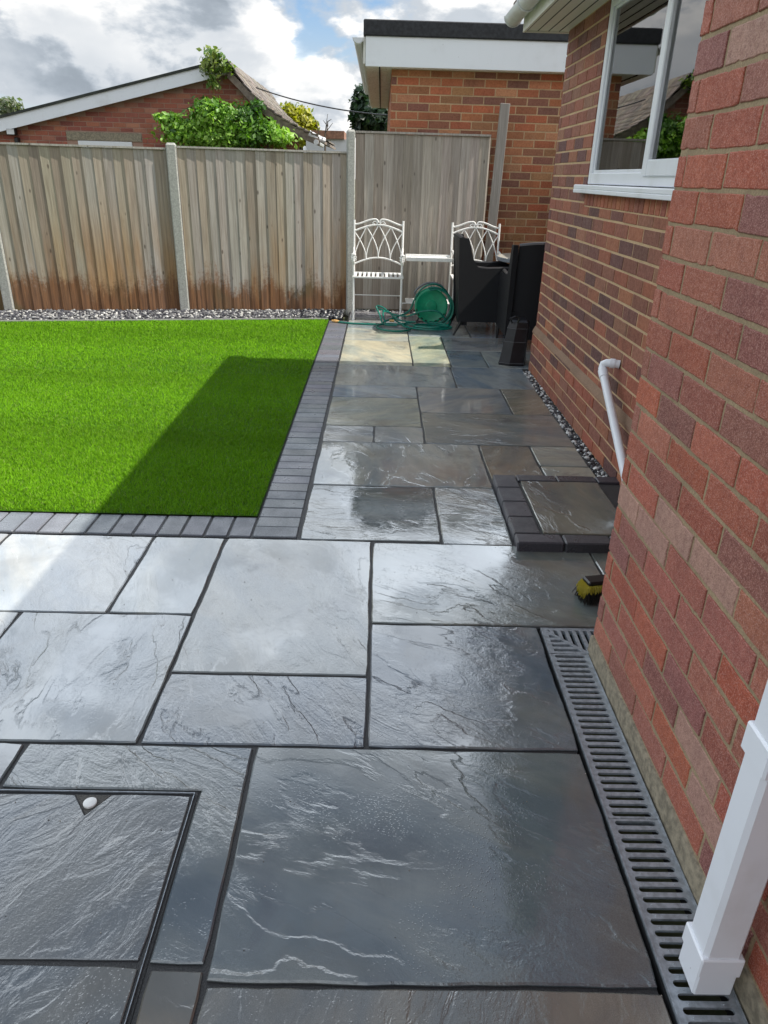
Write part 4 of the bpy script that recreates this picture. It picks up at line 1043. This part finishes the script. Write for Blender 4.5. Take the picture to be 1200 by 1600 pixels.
for q_ in ((337,140,330,80),(337,140,350,90),(345,115,318,100),(340,120,362,112)):
    p.tube([PX(q_[0],q_[1],NY-.2), PX((q_[0]+q_[2])/2+3,(q_[1]+q_[3])/2,NY-.25), PX(q_[2],q_[3],NY-.27)], [.012,.009,.004], 5)
p.build('stem', BARK, v2)
def tree(name, label, px, py, Y, rx, ry, n, size, pal, seed, blobs=7, cat='tree'):
    c = PX(px, py, Y); t = thing(name, label, cat, (c[0], Y, 0)); rg_ = random.Random(seed); k = Y*1.12/1129.57
    bs = [(c[0], Y, c[2], rx*k*.6, rx*k*.6, ry*k*.7)]
    for i in range(blobs):
        a = rg_.uniform(0, 6.28); e = rg_.uniform(-.6, .9)
        bs.append((c[0]+math.cos(a)*rx*k*.62, Y+math.sin(a)*rx*k*.5, c[2]+e*ry*k*.62, rx*k*rg_.uniform(.25,.45), rx*k*.4, ry*k*rg_.uniform(.22,.4)))
    leaves('crown', bs, n, size, pal, seed, t)
    p = MB(); p.tube([(c[0],Y,0),(c[0]+.05,Y,c[2]*.5),(c[0],Y,c[2]*.95),(c[0]+.02,Y,c[2]+ry*k*.6)], [.16,.12,.07,.02], 8)
    for i in range(5):
        a = rg_.uniform(0,6.28); z0 = c[2]*rg_.uniform(.75,1.0); p.tube([(c[0],Y,z0),(c[0]+math.cos(a)*rx*k*.4,Y+math.sin(a)*rx*k*.4,z0+ry*k*.3),(c[0]+math.cos(a)*rx*k*.8,Y+math.sin(a)*rx*k*.8,z0+ry*k*.5)], [.05,.03,.01], 6)
    p.build('trunk', BARK, t)
tree('tree', 'small round yellow-green tree beyond the tiled roof', 468, 198, 27, 27, 30, 3500, .16, [(.34,.33,.02),(.26,.28,.025),(.42,.38,.03),(.16,.2,.02)], 7)
tree('tree', 'dark green tree half hidden by the garage corner', 600, 190, 17, 48, 50, 5000, .13, [(.018,.045,.02),(.03,.06,.025),(.012,.03,.015),(.05,.08,.03)], 9)
tree('tree', 'pale feathery treetop peeping over the bargeboard at the far left', 10, 178, 24, 26, 24, 800, .13, [(.16,.2,.12),(.11,.15,.08),(.2,.22,.16)], 13)
sp_ = MB(); Ys = 23.0
for q_ in ((498,208,493,186),(508,208,512,178),(512,190,518,186),(511,196,505,188),(508,208,520,192)):
    sp_.tube([PX(q_[0],q_[1]+8,Ys), PX(q_[0],q_[1],Ys), PX(q_[2],q_[3],Ys)], [.02,.016,.006], 5)
sp_.tube([(PX(508,216,Ys)[0],Ys,0), PX(508,216,Ys)], .03, 6)
tag(sp_.build('sapling', BARK), 'thin bare sapling in front of the distant brown roof', 'sapling')
# cable
p = MB(); a = Vector(PX(400,137,16)); b = Vector(PX(640,182,13.5)); P_ = []
for i in range(25):
    t = i/24; v = a.lerp(b, t); v.z -= .16*4*t*(1-t)*.6; P_.append(v)
p.tube(P_, .011, 6); tag(p.build('overhead_cable', BLK), 'thin grey cable sagging across the sky between the gable roof and the garage', 'cable')

# ------------------------------------------------------------------ white companion seat
cs = thing('companion_seat', 'ornate white metal pair of garden seats joined by a small tray table', 'garden seat', (.5, 8.3, 0))
YF, YR = 8.12, 8.52
def arcpts(f, n=20): return [f(i/n) for i in range(n+1)]
def seat_unit(x0, x1):
    W = x1-x0; cx = (x0+x1)/2
    for x in (x0, x1):
        m_ = MB(); m_.tube([(x, YR, 0), (x, YR, .46), (x, YR+.06, 1.0)], .0115, 8); m_.tube([(x,YR,0),(x,YR,.02)], .016, 8); m_.build('leg', IRON, cs, smooth=True)
        xo = x+(.012 if x == x0 else -.012)
        m_ = MB(); m_.tube([(xo, YF, 0), (xo, YF, .40), (xo, YF+.01, .47), (xo, YF-.01, .58), (xo, YF+.02, .66)], .0115, 8); m_.tube([(xo,YF,0),(xo,YF,.02)], .016, 8); m_.build('leg', IRON, cs, smooth=True)
        # arm with scroll
        m_ = MB(); sx = xo
        m_.tube([(x, YR+.03, .70), (x, YR-.05, .715), (sx, YF+.10, .70), (sx, YF, .69), (sx, YF-.04, .665), (sx, YF-.05, .62), (sx, YF-.03, .59), (sx, YF-.005, .60), (sx, YF, .63), (sx, YF-.02,.64)], .012, 8)
        for k in range(9):
            a = k/9*2*math.pi; m_.tube([(sx+.026*math.cos(a), YF-.035, .655+.05*math.sin(a)*.9), (sx+.016*math.cos(a+.5), YF-.045, .655+.03*math.sin(a+.5))], .010, 5)
        m_.build('arm', IRON, cs, smooth=True)
    m_ = MB()
    # lower stretchers
    m_.tube([(x0, YR, .21), (x1, YR, .21)], .006, 6)
    for x in (x0, x1): m_.tube([(x, YR, .21), (x, YF, .17)], .006, 6)
    m_.build('stretcher', IRON, cs, smooth=True)
    m_ = MB()
    zs = .455
    m_.box(x0-.004, x1+.004, YF-.012, YF+.006, zs-.012, zs+.006, 0, b=.002); m_.box(x0-.004, x1+.004, YR-.02, YR, zs-.012, zs+.006, 0, b=.002)
    for x in (x0, x1): m_.box(x-.004, x+.008, YF, YR, zs-.012, zs+.006, 0, b=.002)
    k = 11
    for i in range(k):
        xs = x0+W*(i+.5)/k
        def S(u, v, xs=xs): return (xs-.0135+.027*v, YF+(YR-YF)*u, zs+.004-.015*math.sin(u*math.pi))
        m_.grid(S, 8, 1)
    m_.build('seat', IRON, cs)
    m_ = MB()
    def yb(z): return YR+max(0, (z-.46))*.11
    def bp(u, z): return (x0+W*u, yb(z), z)
    m_.tube(arcpts(lambda t: bp(t, .545+.07*math.sin(t*math.pi))), .009, 6)           # lower arch
    m_.tube(arcpts(lambda t: bp(t, .885+.07*math.sin(t*math.pi))), .010, 6)           # upper arch
    top = lambda t: .955+.055*(.5-.5*math.cos(min(1, t/.42)*math.pi))
    m_.tube([bp(t, top(t)) for t in [i/20*.44 for i in range(21)]]+[bp(.47,1.0),bp(.487,.975)], .0095, 6)
    m_.tube([bp(1-t, top(t)) for t in [i/20*.44 for i in range(21)]]+[bp(.53,1.0),bp(.513,.975)], .0095, 6)
    for sg in (-1, 1):                                                              # scrolls
        m_.tube([bp(.5+sg*(.075+.055*math.cos(a)*(1-a/12)), .965+.028*math.sin(a)*(1-a/12)) for a in [i*.45 for i in range(16)]], .0065, 6)
    def lo(u): return .545+.07*math.sin(u*math.pi)
    def hi(u): return .885+.07*math.sin(u*math.pi)
    for (ua, ub) in ((0.0,.25),(.25,.0),(.25,.5),(.5,.25),(.5,.75),(.75,.5),(.75,1.0),(1.0,.75)):   # gothic interlace
        def cu(t, ua=ua, ub=ub):
            u = ua+(ub-ua)*(math.sin(t*math.pi/2)); z = hi(ua)+(lo(ub)-hi(ua))*(t)
            return bp(min(1, max(0, u)), z)
        m_.tube(arcpts(cu, 12), .0075, 6, flat=.8)
    # mirrored arcs crossing
    for (ua, ub) in ((.25,.75-.25),(0,.0)): pass
    m_.build('backrest', IRON, cs, smooth=True)
seat_unit(-.285, .255); seat_unit(.80, 1.32)
m_ = MB(); m_.box(.285, .775, YF-.02, YR-.08, .640, .652, 0, b=.003)
m_.box(.285, .775, YF-.028, YF-.018, .632, .672, 0, b=.003); m_.box(.285, .775, YR-.085, YR-.075, .632, .672, 0, b=.003)
m_.build('tray', IRON, cs)
m_ = MB(); m_.box(.30, .78, YF+.02, YR-.05, .185, .195, 0, b=.002); m_.tube([(.243,YF,.19),(.30,YF+.02,.19)], .006); m_.tube([(.80,YF,.19),(.77,YF+.02,.19)], .006); m_.build('shelf', IRON, cs)

# ------------------------------------------------------------------ hose reel and hose
HR = thing('hose_reel', 'green garden hose reel standing in front of the white seat', 'hose reel', (.60, 7.98, 0))
hc = Vector((.560, 7.95, .205))
Ty = Matrix.Translation(hc) @ Matrix.Rotation(R(90), 4, 'X') 
m_ = MB(); m_.lathe([(.165,-.075),(.17,-.07),(.17,-.066),(.11,-.062),(.10,-.06),(.10,.055),(.11,.058),(.17,.062),(.175,.066),(.175,.072),(.165,.076),(.15,.074),(.145,.071),(.06,.071),(.055,.078),(.02,.080)], 40, Ty)
m_.build('drum', GREEN, HR, smooth=True)
for i in range(8):
    a = R(195)+i*R(19)
    if True:
        m_ = MB(); c_ = hc+Vector((math.cos(a)*.158, -.079, math.sin(a)*.158)); u = Vector((-math.sin(a),0,math.cos(a))); v = Vector((math.cos(a),0,math.sin(a)))
        m_.add([tuple(c_+u*.013-v*.006), tuple(c_-u*.013-v*.006), tuple(c_-u*.013+v*.006), tuple(c_+u*.013+v*.006)], [(0,1,2,3)])
        m_.build('slot', BLK, HR)
m_ = MB()
def ring(r_, yo, n=28, a0=0, a1=360, cx=0, cz=0, sx=1): return [tuple(hc+Vector((cx+sx*r_*math.cos(R(a0+(a1-a0)*i/n)), yo, cz+r_*math.sin(R(a0+(a1-a0)*i/n))))) for i in range(n+1)]
for yo in (.10,):
    m_.tube([(hc.x-.14, hc.y+yo, 0.01), (hc.x-.03, hc.y+yo, .20), (hc.x+.03, hc.y+yo, .20), (hc.x+.14, hc.y+yo, .01), (hc.x-.14, hc.y+yo, .01)], .009, 8)
m_.tube([(hc.x-.14,hc.y-.10,.01),(hc.x-.14,hc.y+.10,.01)], .009); m_.tube([(hc.x+.14,hc.y-.10,.01),(hc.x+.14,hc.y+.10,.01)], .009)
m_.build('stand', BLK, HR, smooth=True)
m_ = MB(); m_.tube(ring(.21, .0, 20, 55, 150, 0, .02), .011, 8); m_.tube([ring(.21,.0,20,55,150,0,.02)[0], tuple(hc+Vector((.06,0,.02)))], .009, 8); m_.tube([ring(.21,.0,20,55,150,0,.02)[-1], tuple(hc+Vector((-.06,0,.02)))], .009, 8)
m_.build('carry_handle', m_simple('grey_plastic', (.12,.13,.14), .4), HR, smooth=True)
m_ = MB(); rh = random.Random(8)
P_ = []
for i in range(8*24):
    a = i/24*2*math.pi; rr = .125+.012*(i//48)+.004*math.sin(i*.7); P_.append(tuple(hc+Vector((rr*math.cos(a), -.05+.1*((i/24) % 1.0 if (i//24) % 2 == 0 else 1-(i/24) % 1.0), rr*math.sin(a)))))
m_.tube(P_, .0075, 7)
for k in range(5):
    r0 = .19+rh.uniform(-.01,.02); m_.tube(ring(r0, -.10-.012*k, 32, -100+rh.uniform(-20,20), 120+rh.uniform(-20,20), .01+rh.uniform(-.01,.03), rh.uniform(-.01,.02)), .0075, 7)
m_.build('wound_hose', HOSEM, HR, smooth=True)

hz = thing('garden_hose', 'tangled loose dark green hose lying on the wet slabs with an orange tap fitting', 'hose', (0, 7.75, 0))
m_ = MB(); r8 = .0095
def cr(pts, n=8):
    P = [Vector(p_) for p_ in pts]; P = [P[0]]+P+[P[-1]]; out = []
    for i in range(1, len(P)-2):
        for k in range(n):
            t = k/n; a, b, c_, d_ = P[i-1], P[i], P[i+1], P[i+2]
            out.append(.5*((2*b)+(-a+c_)*t+(2*a-5*b+4*c_-d_)*t*t+(-a+3*b-3*c_+d_)*t**3))
    out.append(P[-2]); return out
m_.tube(cr([(-.44,7.93,.01),(-.30,7.86,.009),(-.05,7.82,.012),(.15,7.80,.02),(.30,7.78,.03),(.48,7.72,.02),(.62,7.70,.015),(.74,7.78,.03),(.77,7.86,.10),(.76,7.90,.24),(.70,7.86,.36),(.58,7.85,.40)], 8), r8, 7)
m_.tube([(.16+.175*math.cos(t), 7.63+.20*math.sin(t), .012+.012*math.sin(t*.5)) for t in [i*.21 for i in range(31)]], r8, 7)
m_.tube([(.57+.20*math.cos(t), 7.66+.11*math.sin(t), .012+.02*(i/30)) for i, t in enumerate([i*.21+1 for i in range(50)])], r8, 7)
m_.tube([(.50+.24*math.cos(t), 7.72+.12*math.sin(t), .03+.015*math.sin(t)) for t in [i*.21+2 for i in range(28)]], r8, 7)
m_.tube(cr([(.40,7.80,.05),(.22,7.85,.06),(.06,7.95,.16),(-.02,7.99,.17),(.02,7.9,.09),(.06,7.8,.02),(.2,7.75,.02)], 8), r8, 7)
m_.tube(cr([(-.03,8.0,.165),(.12,7.9,.12),(.30,7.85,.10),(.45,7.80,.16),(.62,7.78,.17),(.72,7.78,.08)], 8), r8*.9, 7)
m_.tube(cr([(.05,7.85,.03),(.2,7.92,.08),(.33,7.95,.14),(.40,7.93,.30),(.48,7.9,.40),(.60,7.88,.43),(.72,7.9,.35),(.78,7.9,.2),(.76,7.86,.05)], 8), r8, 7)
m_.tube(cr([(.08,7.82,.02),(.05,7.9,.12),(.12,7.95,.12),(.2,7.86,.04),(.3,7.84,.02)], 8), r8*.9, 7)
m_.build('hose', HOSEM, hz, smooth=True)
m_ = MB(); m_.tube([(-.475,7.945,.014),(-.45,7.935,.013),(-.42,7.925,.012)], [.016,.017,.012], 10); m_.tube([(-.50,7.95,.014),(-.475,7.945,.014)], [.010,.012], 10); m_.build('tap_fitting', BRASS, hz, smooth=True)
m_ = MB(); m_.tube([(.12,7.84,.05),(.17,7.84,.05)], .013, 8); m_.build('connector', BRASS, hz, smooth=True)
m_ = MB(); m_.tube([(.30,7.86,.10),(.34,7.86,.11)], .012, 8); m_.build('connector', BRASS, hz, smooth=True)

# ------------------------------------------------------------------ rattan armchairs
def superline(a, b, n): return [a+(b-a)*i/n for i in range(n+1)]
def make_chair(label, loc, rz):
    """woven tub armchair; faces local +X"""
    t = thing('rattan_armchair', label, 'chair', loc, 'black rattan chairs at the bistro table', rz)
    m_ = MB(); hw = .27
    # back shell: curved sheet with thickness, leaning backwards
    def bk(u, v, o):   # u across, v up
        y = (u-.5)*2*(hw-.035*v-.01); x = -.25-.07*v-.035*(1-(2*u-1)**2)+o; return (x, y, .10+.84*v-.022*(2*u-1)**2*v)
    for (o_, fl) in ((0, 0), (.045, 1)):
        m_.grid((lambda u, v, o_=o_: bk(u, v, o_)) if fl else (lambda u, v, o_=o_: bk(1-u, v, o_)), 14, 12)
    m_.grid(lambda u, v: bk(u, 1, .045*v), 14, 1); 
    for uu in (0, 1): m_.grid(lambda u, v, uu=uu: bk(uu, u, .045*v), 12, 1)
    m_.build('backrest', WICK, t, world=False, smooth=True, angle=60)
    m_ = MB(); m_.tube([tuple(Vector(bk(i_/14, 1, .022))) for i_ in range(15)], .020, 8); m_.build('back_rim', m_simple('rattan_top_highlight', (.04,.04,.044), .35), t, world=False, smooth=True)  # paler rim colour paints a highlight along the top edge
    for sg in (-1, 1):
        m_ = MB()
        prof = [(-.30,.14),(.27,.14),(.30,.50),(.29,.615),(.18,.655),(-.05,.645),(-.14,.665),(-.19,.74),(-.245,.925),(-.34,.93)]
        y0, y1 = sg*(hw-.03), sg*(hw+.015)
        if y0 > y1: y0, y1 = y1, y0
        n = len(prof)
        vs = [(a, y0, b) for a, b in prof]+[(a, y1, b) for a, b in prof]
        m_.add(vs, [tuple(range(n)), tuple(range(n, 2*n))[::-1]]+[(i, n+i, n+(i+1) % n, (i+1) % n) for i in range(n)])
        m_.build('side_panel', WICK, t, world=False)
        m_ = MB(); m_.tube([(-.262,(y0+y1)/2,.745),(-.19,(y0+y1)/2,.668),(-.05,(y0+y1)/2,.652),(.18,(y0+y1)/2,.662),(.285,(y0+y1)/2,.62)], .017, 8, flat=.8)
        m_.build('arm_rim', m_simple('highlit_rattan_rim', (.03,.03,.032), .35), t, world=False, smooth=True)  # arm rim colour lightened to paint in the lit edge
    m_ = MB(); m_.box(-.28, .28, -hw+.03, hw-.03, .36, .43, 0, b=.02); m_.box(-.29, .29, -hw+.028, hw-.028, .145, .36, 0, b=.01); m_.build('seat', WICK, t, world=False)
    for sx, sy in ((1,1),(1,-1),(-1,1),(-1,-1)):
        m_ = MB(); m_.tube([(sx*.25, sy*(hw-.02), .30), (sx*.27, sy*(hw-.015), .14), (sx*(.275 if sx > 0 else .335), sy*(hw-.01), 0)], [.02,.018,.011], 8); m_.build('leg', BLK, t, world=False, smooth=True)
    return t
ch1 = make_chair('black rattan armchair seen side-on beside the hose reel, facing the house', (1.10, 7.66, 0), 0)
def copy_tree(o, parent=None):
    c = o.copy(); COL.objects.link(c)
    if parent: c.parent = parent
    for ch in list(o.children): copy_tree(ch, c)
    return c
ch2 = copy_tree(ch1); ch2.location = (1.455, 7.04, 0); ch2.rotation_euler = (0, 0, R(90))
ch2['label'] = 'black rattan armchair seen from behind, its tall back against the corner of the brick wall'

# bistro table
tb = thing('bistro_table', 'small round table with pale mosaic top between the black chairs', 'table', (1.64, 7.72, 0))
Tt = Matrix.Translation((1.64, 7.72, 0))
m_ = MB(); m_.lathe([(.43,.70),(.445,.705),(.445,.74),(.435,.745),(.001,.746)], 48, Tt); m_.build('table_top', m_simple('mosaic_stone', (.42,.39,.33), .35, .35, 45), tb, smooth=True)
m_ = MB(); m_.lathe([(.446,.703),(.449,.706),(.449,.738),(.446,.741)], 48, Tt); m_.build('rim', m_simple('grey_tile_rim', (.24,.26,.28), .4, .3, 60), tb)
for k in range(3):
    a = k*2.094+.4; m_ = MB(); m_.tube([(1.64+.34*math.cos(a),7.72+.34*math.sin(a),.70),(1.64+.12*math.cos(a),7.72+.12*math.sin(a),.38),(1.64+.33*math.cos(a),7.72+.33*math.sin(a),.0)], .012, 8); m_.build('leg', BLK, tb, smooth=True)

# black zipped cover/bag standing by the wall corner
bg_ = thing('storage_bag', 'shiny black boxy storage bag with pale piping standing at the end of the recessed wall', 'bag', (1.16, 6.25, 0))
def hexring(z, s_, dx=0):
    base = [(1.045,6.17),(1.13,6.13),(1.25,6.13),(1.28,6.22),(1.27,6.38),(1.10,6.40)]
    cx, cy = 1.17, 6.26
    return [(cx+(x-cx)*s_+dx, cy+(y-cy)*s_, z) for x, y in base]
lv = [(0,1.0,0),(.02,1.02,0),(.14,.93,.01),(.20,.88,.015),(.31,.80,.025),(.36,.74,.03),(.375,.6,.03)]
m_ = MB(); vs = []; 
for z_, s_, dx_ in lv: vs += hexring(z_, s_, dx_)
fs = [(k*6+i, k*6+(i+1) % 6, (k+1)*6+(i+1) % 6, (k+1)*6+i) for k in range(len(lv)-1) for i in range(6)]+[tuple(range(36,42))]
m_.add(vs, fs); m_.build('body', m_simple('black_vinyl', (.010,.010,.013), .28, .3, 14, 1.0), bg_)
for z_, s_, dx_ in ((.022,1.025,0),(.20,.89,.015),(.31,.81,.025)):
    m_ = MB(); m_.tube(hexring(z_, s_, dx_), .0035, 6, closed=True); m_.build('piping', m_simple('grey_piping', (.07,.07,.075), .4), bg_)
m_ = MB(); m_.tube([(1.12,6.14,.36),(1.10,6.13,.40),(1.14,6.13,.415),(1.18,6.14,.40),(1.17,6.16,.36)], .008, 6); m_.build('strap', BLK, bg_, smooth=True)

# broom head behind the wall corner
br = thing('broom', 'yellow and black bristled broom head poking out behind the near wall corner', 'broom', (.86, 2.36, 0))
m_ = MB(); Tb = Matrix.Translation((.88, 2.38, .062)) @ Matrix.Rotation(R(12), 4, 'Z')
m_.box(-.075, .12, -.028, .028, .0, .026, 0, b=.005, T=Tb); m_.build('head', BLK, br)
rb = random.Random(6)
def brist(mb, k, col):
    for i in range(k):
        x_ = rb.uniform(-.078,.12); y_ = rb.uniform(-.030,.030)
        e = Vector((x_*1.18-.004+rb.uniform(-.006,.006), y_*1.8+rb.uniform(-.006,.006), -.060+rb.uniform(0,.008)))
        a = Tb @ Vector((x_, y_, .002)); b = Tb @ e; mb.tube([a, (a+b)/2+Vector((0,0,.002)), b], .0011, 3, cap=False, m=0)
m_ = MB(); brist(m_, 900, 0); m_.build('dark_bristles', m_simple('black_bristle', (.012,.011,.010), .5), br)
m_ = MB()
for i in range(520):
    side = rb.random() < .45
    x_ = rb.uniform(-.078,-.068) if side else rb.uniform(-.078,.12); y_ = rb.uniform(-.032,.030) if side else rb.uniform(-.034,-.028)
    L_ = rb.uniform(.010,.055) if side else rb.uniform(.004,.03)
    a = Tb @ Vector((x_, y_, .012)); b = Tb @ Vector((x_-(.018 if side else rb.uniform(-.006,.01)), y_-(.012 if not side else 0), .012-L_)); m_.tube([a, b], .0013, 3, cap=False)
m_.build('yellow_bristles', m_simple('yellow_bristle', (.34,.28,.02), .5), br)
m_ = MB(); m_.tube([(.93,2.39,.085),(1.10,2.40,.75),(1.20,2.41,1.2)], .012, 10); m_.build('handle', m_simple('wooden_handle', (.35,.24,.13), .6), br, smooth=True)

# unseen board panel added behind the house corner to shade the far patio
gt = thing('unseen_shade_panel', 'unseen timber panel added behind the house corner to shade the far patio', 'shade panel', (2.0, 7.5, 0))
m_ = MB(); boards(m_, Vector((2.02, 8.9)), Vector((0,-1)), Vector((-1,0)), 0, 2.88, .02, 1.62, rf_, .11, GT); m_.build('panel', WOOD2, gt)
